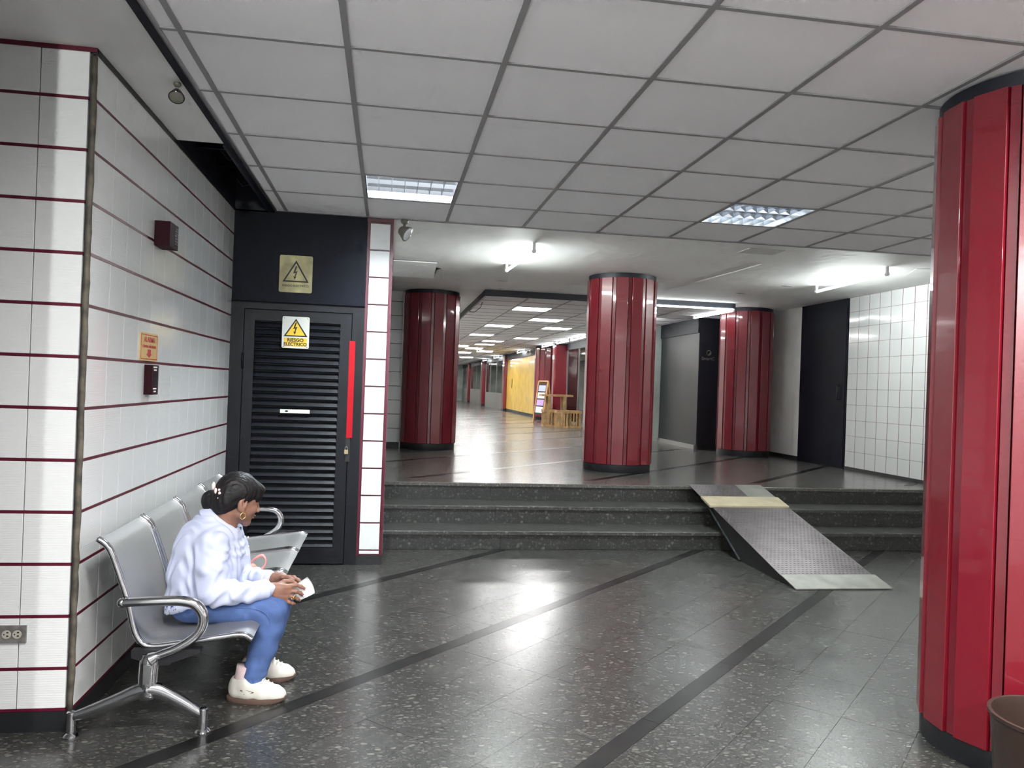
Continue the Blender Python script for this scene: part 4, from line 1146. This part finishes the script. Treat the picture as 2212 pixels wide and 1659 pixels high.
# ================================================================== SDF modelling for the seated woman
class SDF:
    def __init__(self, lo, hi, h):
        self.lo = np.array(lo, np.float32); self.h = h
        self.n = np.ceil((np.array(hi)-np.array(lo))/h).astype(int)+1
        self.F = np.full(self.n, .06, np.float32)
        self.ax = [self.lo[i]+h*np.arange(self.n[i], dtype=np.float32) for i in range(3)]
    def region(self, lo, hi):
        s = []
        for i in range(3):
            a = int(np.clip(np.floor((lo[i]-self.lo[i])/self.h), 0, self.n[i]-1)); b = int(np.clip(np.ceil((hi[i]-self.lo[i])/self.h)+1, 1, self.n[i]))
            s.append(slice(a, max(b, a+1)))
        g = np.meshgrid(*[self.ax[i][s[i]] for i in range(3)], indexing='ij')
        return tuple(s), g
    def blend(self, s, d, k, sub=False):
        A = self.F[s]
        if sub:
            hh = np.clip(.5-.5*(A+d)/k, 0, 1); self.F[s] = A*(1-hh)+(-d)*hh+k*hh*(1-hh)
        else:
            hh = np.clip(.5+.5*(d-A)/k, 0, 1); self.F[s] = d*(1-hh)+A*hh-k*hh*(1-hh)
    def cone(self, a, b, ra, rb, k=.012, sy=1.0, sub=False):
        a = np.array(a, float); b = np.array(b, float); m_ = max(ra, rb)/min(sy, 1)+.055
        s, (X, Y, Z) = self.region(np.minimum(a, b)-m_, np.maximum(a, b)+m_)
        d = b-a; d2 = d.copy(); d2[1] *= sy; L = float(d2@d2)+1e-9
        px, py, pz_ = X-a[0], (Y-a[1])*sy, Z-a[2]
        t = np.clip((px*d2[0]+py*d2[1]+pz_*d2[2])/L, 0, 1)
        dist = np.sqrt((px-t*d2[0])**2+(py-t*d2[1])**2+(pz_-t*d2[2])**2)-(ra+(rb-ra)*t)
        self.blend(s, dist.astype(np.float32), k, sub)
    def chain(self, pts, k=.012, sy=1.0):
        for p, q in zip(pts[:-1], pts[1:]): self.cone(p[:3], q[:3], p[3], q[3], k, sy)
    def ell(self, c, r, k=.012, R=None, sub=False):
        c = np.array(c, float); r = np.array(r, float); m_ = r.max()+.055
        s, (X, Y, Z) = self.region(c-m_, c+m_)
        P = np.stack([X-c[0], Y-c[1], Z-c[2]], -1)
        if R is not None: P = P@R
        q = P/r; n0 = np.sqrt((q*q).sum(-1)); n1 = np.sqrt(((q/r)**2).sum(-1))+1e-6
        self.blend(s, (n0*(n0-1)/n1).astype(np.float32), k, sub)
    def cut(self, n, c):
        """keep where n.p > c"""
        X, Y, Z = np.meshgrid(*self.ax, indexing='ij', sparse=True)
        self.F = np.maximum(self.F, c-(n[0]*X+n[1]*Y+n[2]*Z)).astype(np.float32)
    def disp(self, fn):
        X, Y, Z = np.meshgrid(*self.ax, indexing='ij', sparse=True)
        self.F = (self.F+fn(X, Y, Z)).astype(np.float32)
    def mesh(self, name, mt, relax=2):
        F = self.F; h = self.h
        F = F.copy(); F[0] = F[-1] = .05; F[:, 0] = F[:, -1] = .05; F[:, :, 0] = F[:, :, -1] = .05
        ins = F < 0
        c = np.zeros(tuple(x-1 for x in F.shape), np.int8)
        for i in (0, 1):
            for j in (0, 1):
                for k in (0, 1):
                    c += ins[i:F.shape[0]-1+i, j:F.shape[1]-1+j, k:F.shape[2]-1+k]
        act = (c > 0) & (c < 8); idx = np.argwhere(act)
        ids = np.full(act.shape, -1, np.int64); ids[act] = np.arange(len(idx))
        acc = np.zeros((len(idx), 3)); cnt = np.zeros(len(idx))
        cor = [(i, j, k) for i in (0, 1) for j in (0, 1) for k in (0, 1)]
        V = {q: F[idx[:, 0]+q[0], idx[:, 1]+q[1], idx[:, 2]+q[2]] for q in cor}
        for a in cor:
            for ax in range(3):
                if a[ax] == 0:
                    b = list(a); b[ax] = 1; b = tuple(b)
                    fa, fb = V[a], V[b]; mk = (fa < 0) != (fb < 0)
                    t = np.where(mk, fa/np.where(mk, fa-fb, 1), 0)
                    p = np.tile(np.array(a, float), (len(idx), 1)); p[:, ax] += t
                    acc[mk] += p[mk]; cnt[mk] += 1
        vs = self.lo+h*(idx+acc/cnt[:, None])
        faces = []
        for ax in range(3):
            u, v = (ax+1) % 3, (ax+2) % 3
            sl0 = [slice(None)]*3; sl1 = [slice(None)]*3
            sl0[ax] = slice(0, -1); sl1[ax] = slice(1, None)
            A, B = ins[tuple(sl0)], ins[tuple(sl1)]
            ch = np.argwhere(A != B)
            ok = (ch[:, u] > 0) & (ch[:, v] > 0) & (ch[:, u] < F.shape[u]-1) & (ch[:, v] < F.shape[v]-1)
            ch = ch[ok]
            q = []
            for du, dv in ((-1, -1), (0, -1), (0, 0), (-1, 0)):
                w_ = ch.copy(); w_[:, u] += du; w_[:, v] += dv
                q.append(ids[w_[:, 0], w_[:, 1], w_[:, 2]])
            q = np.stack(q, 1); inside = A[tuple(ch.T)]
            q[~inside] = q[~inside][:, ::-1]
            faces.append(q)
        fs = np.concatenate(faces); fs = fs[(fs >= 0).all(1)]
        # light relaxation
        for _ in range(relax):
            sm = np.zeros_like(vs); ct = np.zeros(len(vs))
            for e in ((0, 1), (1, 2), (2, 3), (3, 0)):
                np.add.at(sm, fs[:, e[0]], vs[fs[:, e[1]]]); np.add.at(sm, fs[:, e[1]], vs[fs[:, e[0]]])
                np.add.at(ct, fs[:, e[0]], 1); np.add.at(ct, fs[:, e[1]], 1)
            vs = .5*vs+.5*sm/np.maximum(ct, 1)[:, None]
        me = bpy.data.meshes.new(name); me.from_pydata(vs.tolist(), [], fs.tolist()); me.update()
        me.materials.append(mt); me.polygons.foreach_set('use_smooth', [True]*len(me.polygons))
        return me

# head frame: forward, her left, up
HC = np.array((-.652, 3.670, .866))
ya, pa = math.radians(33), math.radians(-14)
HF = np.array((math.cos(ya)*math.cos(pa), math.sin(ya)*math.cos(pa), math.sin(pa)))
HL = np.array((-math.sin(ya), math.cos(ya), 0.0))
HU = np.cross(HF, HL)
HR = np.stack([HF, HL, HU], 1)
def hd(x, y, z): return HC+HF*x+HL*y+HU*z

woman = thing('person', 'seated woman in pale shirt, blue jeans and white sneakers holding a white paper', 'person', (-.62, 3.67, 0))
# ---------------------------------------------------------- body (one continuous skin surface)
B = SDF((-.97, 3.36, .01), (-.30, 3.96, 1.0), .0036)
# cranium, face, jaw
B.ell(hd(-.012, 0, .030), (.088, .070, .082), .01, HR)
B.ell(hd(.030, 0, -.010), (.058, .058, .085), .02, HR)
B.cone(hd(.045, 0, -.055), hd(.066, 0, -.092), .040, .018, .02)
B.cone(hd(.010, -.045, -.060), hd(.060, -.010, -.090), .018, .014, .02)
B.cone(hd(.010, .045, -.060), hd(.060, .010, -.090), .018, .014, .02)
for s in (-1, 1):
    B.ell(hd(.062, s*.032, -.030), (.022, .022, .020), .015, HR)           # cheeks
    B.ell(hd(.083, s*.031, .008), (.014, .016, .010), .008, HR, sub=True)   # eye sockets
    B.ell(hd(.074, s*.030, .008), (.013, .013, .012), .004, HR)            # eyes and lids
    B.cone(hd(.084, s*.014, .024), hd(.072, s*.048, .022), .007, .005, .010) # brows
    B.ell(hd(.101, s*.010, -.034), (.010, .008, .007), .006, HR)           # nostrils
    # ears: rim, hollow and lobe
    B.ell(hd(-.006, s*.071, -.012), (.022, .012, .036), .006, HR)
    B.ell(hd(-.002, s*.083, -.006), (.012, .008, .021), .005, HR, sub=True)
    B.ell(hd(.004, s*.071, -.044), (.009, .007, .010), .005, HR)
B.cone(hd(.086, 0, .012), hd(.104, 0, -.028), .008, .011, .010)           # nose
B.ell(hd(.089, 0, -.056), (.012, .022, .006), .005, HR)                    # upper lip
B.ell(hd(.086, 0, -.067), (.011, .018, .006), .005, HR)                    # lower lip
B.cone(hd(.093, -.018, -.0615), hd(.093, .018, -.0615), .0028, .0028, .003, sub=True)
# neck and torso
B.cone(hd(-.030, 0, -.055), (-.715, 3.672, .735), .050, .056, .02)
B.chain([(-.735, 3.67, .74, .060), (-.757, 3.67, .69, .100), (-.768, 3.67, .625, .125), (-.785, 3.67, .53, .122), (-.79, 3.67, .475, .105)], .03, .82)
B.cone((-.74, 3.60, .705), (-.72, 3.515, .685), .05, .05, .03); B.cone((-.74, 3.74, .705), (-.72, 3.835, .685), .05, .05, .03)
# arms
B.chain([(-.72, 3.505, .685, .046), (-.705, 3.46, .50, .036), (-.60, 3.50, .492, .036), (-.495, 3.552, .492, .025)], .015)
B.chain([(-.72, 3.84, .685, .046), (-.66, 3.855, .46, .036), (-.58, 3.77, .482, .034), (-.512, 3.702, .498, .025)], .015)
# legs
for yk, ya_, in ((3.572, 3.555), (3.775, 3.79)):
    B.chain([(-.80, yk, .412, .058), (-.462, ya_, .394, .05), (-.50, ya_, .235, .045), (-.545, ya_, .09, .034), (-.575, ya_, .05, .032)], .02)
# right hand (nearer): wrist, palm, fingers of unequal length closing on the paper
B.chain([(-.495, 3.552, .492, .0245), (-.468, 3.560, .489, .025), (-.440, 3.566, .485, .027)], .012)
B.cone((-.445, 3.563, .492), (-.402, 3.574, .492), .021, .014, .012)
B.cone((-.448, 3.562, .475), (-.407, 3.572, .466), .022, .014, .012)
B.cone((-.452, 3.562, .462), (-.415, 3.570, .445), .019, .013, .012)
def finger(pts, r0, r1):
    n = len(pts)
    for i in range(n-1):
        a, b = r0+(r1-r0)*i/(n-1), r0+(r1-r0)*(i+1)/(n-1)
        B.cone(pts[i], pts[i+1], a, b, .005)
        if i: B.ell(pts[i], (a*1.10,)*3, .004)
finger([(-.404, 3.574, .496), (-.376, 3.586, .499), (-.354, 3.598, .489), (-.336, 3.606, .476)], .0102, .0066)
finger([(-.404, 3.572, .476), (-.373, 3.580, .472), (-.354, 3.594, .459), (-.343, 3.605, .446)], .0104, .0068)
finger([(-.410, 3.570, .456), (-.383, 3.575, .447), (-.366, 3.588, .435), (-.357, 3.601, .425)], .0100, .0064)
finger([(-.420, 3.568, .440), (-.400, 3.572, .426), (-.386, 3.582, .417), (-.377, 3.594, .412)], .0090, .0058)
finger([(-.458, 3.572, .500), (-.428, 3.592, .512), (-.402, 3.606, .512), (-.378, 3.612, .500)], .0115, .0075)   # thumb
for z0, z1 in ((.497, .497), (.480, .474), (.464, .452)):                    # tendons
    B.cone((-.462, 3.542, z0), (-.412, 3.560, z1), .004, .004, .008)
# left hand (behind the paper)
B.chain([(-.512, 3.702, .498, .0235), (-.482, 3.690, .501, .025), (-.452, 3.680, .503, .026)], .012)
B.cone((-.455, 3.678, .508), (-.415, 3.668, .508), .020, .014, .012)
B.cone((-.458, 3.682, .493), (-.420, 3.672, .483), .020, .014, .012)
finger([(-.417, 3.667, .513), (-.392, 3.660, .514), (-.371, 3.650, .504), (-.355, 3.644, .493)], .0100, .0065)
finger([(-.417, 3.669, .498), (-.389, 3.664, .495), (-.366, 3.656, .484), (-.350, 3.648, .474)], .0102, .0066)
finger([(-.420, 3.671, .484), (-.393, 3.668, .476), (-.372, 3.660, .464), (-.357, 3.651, .456)], .0098, .0064)
finger([(-.426, 3.672, .472), (-.403, 3.671, .460), (-.385, 3.664, .449), (-.373, 3.656, .442)], .0088, .0058)
finger([(-.468, 3.664, .508), (-.440, 3.648, .520), (-.414, 3.638, .520), (-.390, 3.632, .510)], .0112, .0075)   # thumb
link('body', B.mesh('body', M['skin'], 1), woman)
# ---------------------------------------------------------- nails, ring, earring
for p, d in (((-.331, 3.602, .474), 0), ((-.340, 3.600, .445), 0)):
    build(MB().ellipsoid(p, (.006, .004, .004), 8, 6), 'fingernail', M['pearl'], woman, smooth=True)
rg = MB()
for k in range(14):
    a = 2*math.pi*k/14
    rg.ellipsoid((-.380+.010*math.cos(a)*.5, 3.576+.0118*math.sin(a), .447+.0118*math.cos(a)*.9), (.0035, .0035, .0035), 6, 4)
rg.ellipsoid((-.382, 3.5625, .449), (.006, .004, .006), 8, 6).ellipsoid((-.389, 3.563, .442), (.004, .003, .004), 8, 6)
build(rg, 'ring', M['gold'], woman, smooth=True)
e0 = hd(.006, -.078, -.062); er = MB()
er.tube([tuple(e0+HF*.0115*math.cos(t)+HU*.014*math.sin(t)+HL*-.002) for t in np.linspace(0, 2*math.pi, 21)], .0026, 8)
build(er, 'earring', M['gold'], woman, smooth=True)
# ---------------------------------------------------------- hair, gathered in a low bun with a clip
Hh = SDF((-.86, 3.55, .74), (-.50, 3.80, 1.0), .0035)
Hh.ell(hd(-.012, 0, .034), (.101, .082, .092), .01, HR)
Hh.ell(hd(-.055, 0, -.015), (.060, .066, .075), .02, HR)
nrm = -.628*HF+.778*HU
X, Y, Z = np.meshgrid(*Hh.ax, indexing='ij', sparse=True)
pl1 = -.020-(nrm[0]*(X-HC[0])+nrm[1]*(Y-HC[1])+nrm[2]*(Z-HC[2]))
kk = .02; hh = np.clip(.5-.5*(pl1-Hh.F)/kk, 0, 1); Hh.F = (pl1*(1-hh)+Hh.F*hh+kk*hh*(1-hh)).astype(np.float32)
Hh.ell(hd(.062, .0, .062), (.046, .058, .030), .02, HR)      # fringe
Hh.ell(hd(.080, .012, .036), (.022, .045, .026), .015, HR)
Hh.ell(hd(.066, -.034, .030), (.026, .024, .028), .015, HR)
Hh.cone(hd(-.085, 0, .0), (-.748, 3.670, .868), .030, .024, .015)
Hh.ell((-.772, 3.668, .860), (.038, .042, .048), .01)
Hh.ell((-.758, 3.668, .828), (.030, .036, .030), .015)
Hh.disp(lambda X, Y, Z: .0022*np.sin(140*X+60*Z+30*np.sin(20*Y))*np.sin(90*Y+40*X))
hair = link('hair', Hh.mesh('hair', M['hair'], 1), woman)
cl = MB()
cl.add([(-.722, 3.592, .902), (-.711, 3.590, .884), (-.720, 3.592, .862), (-.734, 3.596, .884), (-.722, 3.582, .884)], [(0, 4, 1), (1, 4, 2), (2, 4, 3), (3, 4, 0), (0, 1, 2, 3)])
cl.ellipsoid((-.716, 3.589, .906), (.008, .008, .008), 10, 8).ellipsoid((-.720, 3.592, .920), (.006, .006, .006), 8, 6)
cl.ellipsoid((-.748, 3.612, .934), (.009, .014, .019), 10, 8).ellipsoid((-.736, 3.600, .914), (.007, .010, .014), 8, 6)
build(cl, 'hair_clip', M['pearl'], hair, smooth=True)
# ---------------------------------------------------------- shirt
T = SDF((-.99, 3.34, .30), (-.44, 3.99, .86), .0045)
T.chain([(-.735, 3.67, .752, .068), (-.757, 3.67, .70, .116), (-.769, 3.67, .632, .143), (-.781, 3.67, .53, .149), (-.786, 3.67, .41, .147), (-.79, 3.67, .33, .146)], .035, .80)
T.cone((-.75, 3.60, .715), (-.722, 3.512, .69), .062, .062, .035); T.cone((-.75, 3.74, .715), (-.722, 3.832, .69), .062, .062, .035)
# folds that run round the sleeve, across the waist and from the shoulder
def folds(X, Y, Z):
    f = .0052*np.sin(46*Z+26*X+9*np.sin(14*Y)+4*np.sin(31*X))*np.sin(17*X-23*Z+5)
    f = f+.0036*np.sin(88*X+52*Z+7*np.sin(19*Z))*np.clip((X+.78)*5, 0, 1)
    f = f+.0034*np.sin(75*Z-50*X)*np.clip((.56-Z)*8, 0, 1)
    return f
T.cut((-.36, 0, 1.0), .378+.36*.925)                  # slanting hem
nk = np.array((.55, 0, .84))                          # neck opening
T.cut(-nk, -float(nk@np.array((-.717, 3.67, .785))))
T.chain([(-.722, 3.500, .69, .064), (-.716, 3.472, .60, .066), (-.706, 3.455, .505, .058), (-.62, 3.492, .490, .050), (-.525, 3.538, .488, .038)], .018)
T.chain([(-.722, 3.845, .69, .064), (-.69, 3.862, .58, .062), (-.66, 3.858, .468, .056), (-.59, 3.78, .478, .046), (-.53, 3.715, .494, .037)], .018)
T.cone((-.535, 3.532, .488), (-.500, 3.549, .491), .0395, .0385, .004)
T.cone((-.545, 3.732, .490), (-.513, 3.702, .497), .0385, .0375, .004)
T.disp(folds)
shirt = link('shirt', T.mesh('shirt', M['shirt'], 2), woman)
for a, b, r in (((-.548, 3.526, .4865), (-.492, 3.553, .492), .0425), ((-.560, 3.748, .4885), (-.508, 3.698, .4975), .0410)):
    a, b = Vector(a), Vector(b); d_ = (b-a)
    cu_ = MB().tube([a, a+d_*.04, a+d_*.96, b, b-d_*.02], [r-.004, r, r+.001, r-.002, r-.010], 24, caps=False)
    build(cu_, 'cuff', M['shirt'], shirt, auto=50)
# collar: a folded band round the neck, high at the back and pointed in front
co = MB(); vs = []; nseg = 26
cc0 = np.array((-.712, 3.672, .772)); e1 = np.array((.80, 0, -.60)); e2 = np.array((0, 1.0, 0)); e3 = np.array((.60, 0, .80))
for k in range(nseg+1):
    a = math.radians(22+316*k/nseg)
    rx, ry = .080, .072
    frontness = max(0, math.cos(a))
    top = cc0+e1*rx*math.cos(a)+e2*ry*math.sin(a)+e3*(.026-.004*frontness)
    out = cc0+e1*(rx+.014)*math.cos(a)+e2*(ry+.014)*math.sin(a)+e3*(.014)
    low = cc0+e1*(rx+.034+.014*frontness)*math.cos(a)+e2*(ry+.036)*math.sin(a)+e3*(-.030-.022*frontness**3)
    inn = cc0+e1*(rx-.004)*math.cos(a)+e2*(ry-.004)*math.sin(a)+e3*(-.018)
    vs += [tuple(inn), tuple(top), tuple(out), tuple(low)]
fs = [(4*k+j, 4*k+j+1, 4*k+j+5, 4*k+j+4) for k in range(nseg) for j in range(3)]
o = build(co.add(vs, fs), 'collar', M['shirt'], shirt, smooth=True)
md = o.modifiers.new('thickness', 'SOLIDIFY'); md.thickness = .003
md = o.modifiers.new('round', 'SUBSURF'); md.levels = md.render_levels = 1
for (x, y, z) in ((-.598, 3.645, .70), (-.594, 3.640, .66), (-.597, 3.638, .62)):
    build(MB().ellipsoid((x, y, z), (.004, .005, .005), 8, 6), 'button', M['pearl'], shirt, smooth=True)
# ---------------------------------------------------------- jeans
J = SDF((-.99, 3.42, .05), (-.36, 3.92, .56), .0045)
J.ell((-.832, 3.67, .418), (.108, .160, .080), .02)
for yk, ym, ya_ in ((3.580, 3.562, 3.555), (3.765, 3.775, 3.79)):
    J.chain([(-.815, yk, .418, .080), (-.70, (yk+ym)/2, .409, .070), (-.58, ym, .400, .064), (-.468, ym, .394, .063)], .02)
    J.chain([(-.468, ym, .394, .0630), (-.482, ya_, .32, .061), (-.500, ya_, .235, .058), (-.525, ya_, .15, .051), (-.543, ya_, .085, .047), (-.546, ya_, .04, .047)], .014)
J.disp(lambda X, Y, Z: .0028*np.sin(85*(X+Z)+6*np.sin(25*Y))*np.exp(-((X+.53)**2+(Z-.37)**2)/.006)+.0020*np.sin(130*Z+20*X)*np.exp(-((Z-.11)**2)/.0016)+.0012*np.sin(50*X-70*Z+10*Y))
J.cut((.30, 0, 1.0), .073+.30*-.545)
jeans = link('jeans', J.mesh('jeans', M['denim'], 2), woman)
sm = MB()
pth = catmull([(-.80, 3.497, .425), (-.70, 3.496, .425), (-.58, 3.497, .423), (-.50, 3.4965, .405), (-.468, 3.4945, .36), (-.478, 3.4955, .30), (-.495, 3.4985, .235), (-.515, 3.504, .16), (-.532, 3.5085, .09)], 5)
sm.tube(pth, .0016, 6); build(sm, 'side_seam', M['denim'], jeans, smooth=True)
# ---------------------------------------------------------- socks and shoes
def shoe(cx, cy, rotz, mark):
    """heel at local x = 0, toe at .245; built round the origin then placed"""
    t = bpy.data.objects.new('shoe', None); COL.objects.link(t); t.empty_display_size = .05
    t.parent = woman
    t.location = Vector((cx, cy, 0))-Vector(woman.location); t.rotation_euler = (0, 0, rotz)
    def put(me, nm):
        o = bpy.data.objects.new(nm, me); COL.objects.link(o); o.parent = t; return o
    Q = SDF((-.03, -.075, .008), (.275, .075, .16), .003)
    Q.chain([(.038, 0, .050, .040), (.09, 0, .046, .042), (.15, 0, .036, .042), (.200, 0, .030, .036), (.222, 0, .026, .026)], .02, .92)
    Q.chain([(.040, 0, .080, .037), (.075, 0, .080, .039), (.115, 0, .066, .034), (.15, 0, .052, .030)], .02, .92)
    Q.ell((.054, 0, .120), (.032, .029, .034), .008, sub=True)
    Q.cone((.048, 0, .09), (.060, 0, .15), .028, .034, .008, sub=True)
    Q.cut((0, 0, 1.0), .022)
    put(Q.mesh('upper', M['shoe'], 1), 'upper')
    out = []
    for k in range(40):
        a = 2*math.pi*k/40; x = .121+.129*math.cos(a)
        wdt = (.036+.012*math.sin(math.pi*min(1, max(0, x/.25))**1.3))*abs(math.sin(a))**.75
        out.append((x, math.copysign(wdt, math.sin(a))))
    vs = []; zs_ = ((0.0, .97), (.004, 1.0), (.022, 1.02), (.028, .98))
    for z, s in zs_:
        for x, y in out:
            lift = .010*max(0, (x-.19)/.06)**2 if z < .01 else .004*max(0, (x-.19)/.06)
            vs.append((.121+(x-.121)*s, y*s, z+lift))
    n = len(out); fs = [(i*n+k, i*n+(k+1) % n, (i+1)*n+(k+1) % n, (i+1)*n+k) for i in range(3) for k in range(n)]
    fs += [tuple(range(n-1, -1, -1)), tuple(3*n+k for k in range(n))]
    me = MB().add(vs, fs).mesh('sole', M['sole']); sharp(me, 50); put(me, 'sole')
    lc = MB()
    for k in range(5):
        x = .128+.017*k; z = .108-.0105*k
        lc.tube([(x, -.026, z-.014), (x+.004, -.012, z-.001), (x+.006, 0, z+.002), (x+.004, .012, z-.001), (x, .026, z-.014)], .0044, 6)
    for s in (-1, 1):
        lc.tube([(.104, 0, .116), (.096, s*.012, .128), (.086, s*.020, .124), (.090, s*.024, .110), (.101, s*.012, .112)], .0032, 6)
        lc.tube([(.104, 0, .116), (.112, s*.012, .106), (.118, s*.026, .092), (.120, s*.032, .080)], .003, 6)
    put(lc.mesh('laces', M['shoe'], True), 'laces')
    put(MB().prism([(.100, .094), (.094, .126), (.100, .130), (.112, .112), (.12, .098)], 'y', -.018, .018).mesh('tongue', M['shoe'], True), 'tongue')
    pts = [(.062, .062), (.088, .064), (.120, .054), (.085, .045), (.078, .045), (.081, .054), (.062, .062)]
    for s in (-1, 1):
        mk = MB()
        for a, b in zip(pts[:-1], pts[1:]):
            yo = .0460
            mk.tube([(a[0], s*(yo+.0035-.0003*abs(a[0]-.09)*100), a[1]), (b[0], s*(yo+.0035-.0003*abs(b[0]-.09)*100), b[1])], .0014, 6)
        put(mk.mesh('side_mark', M['ink'], True), 'side_mark')
    put(MB().tube([(.050, 0, .06), (.056, 0, .10), (.066, 0, .155)], [.033, .034, .036], 16).mesh('sock', M['sock'], True), 'sock')
    return t
shoe(-.640, 3.560, -.12, True)
shoe(-.632, 3.795, -.02, False)
# ---------------------------------------------------------- folded paper held in the hands (a thing of its own)
pp = thing('folded_paper', 'folded white paper held in the seated woman\'s hands', 'paper', (-.35, 3.62, .43))
cA, cB, cC, cD = (np.array(q) for q in ((-.402, 3.616, .478), (-.330, 3.628, .524), (-.294, 3.628, .450), (-.366, 3.614, .418)))
for ly in range(2):
    vs = []; nu = nv = 8
    for side in (0, 1):
        for i in range(nu+1):
            for j in range(nv+1):
                u, v = i/nu, j/nv
                p = (cA*(1-u)+cB*u)*(1-v)+(cD*(1-u)+cC*u)*v
                p = p+np.array((.006*math.sin(math.pi*v)*u, .010*math.sin(math.pi*v)*(1-u*.3)-.006*math.sin(math.pi*u)+ly*.006+side*.0012, -.002*ly))
                vs.append(tuple(p))
    N = (nu+1)*(nv+1); fs = []
    for i in range(nu):
        for j in range(nv):
            q = (i*(nv+1)+j, (i+1)*(nv+1)+j, (i+1)*(nv+1)+j+1, i*(nv+1)+j+1)
            fs.append(q); fs.append(tuple(N+k for k in q[::-1]))
    for i in range(nu):
        for j in (0, nv):
            q = (i*(nv+1)+j, (i+1)*(nv+1)+j, N+(i+1)*(nv+1)+j, N+i*(nv+1)+j); fs.append(q)
    for j in range(nv):
        for i in (0, nu):
            q = (i*(nv+1)+j, i*(nv+1)+j+1, N+i*(nv+1)+j+1, N+i*(nv+1)+j); fs.append(q)
    build(MB().add(vs, fs), 'paper_fold', M['whitepaper'], pp, smooth=True)
# ---------------------------------------------------------- coral handbag on the next seat
hb = thing('handbag', 'small coral handbag with pink handle on the seat beside the woman', 'handbag', (-.68, 4.0, .352))
Qb = SDF((-.86, 3.88, .34), (-.52, 4.14, .58), .005)
Qb.cone((-.76, 4.01, .395), (-.62, 4.01, .395), .042, .042, .01, .9); Qb.cone((-.74, 4.01, .47), (-.64, 4.01, .47), .030, .030, .03, .9)
link('bag_body', Qb.mesh('bag_body', M['coral'], 1), hb)
build(MB().tube(catmull([(-.655, 3.99, .48), (-.625, 3.985, .52), (-.585, 3.98, .545), (-.565, 3.98, .52), (-.575, 3.98, .485), (-.61, 3.985, .465), (-.64, 3.99, .46)], 5), .008, 8, flat=(Vector((1, 0, 0)), .5)), 'handle', M['pink'], hb, smooth=True)
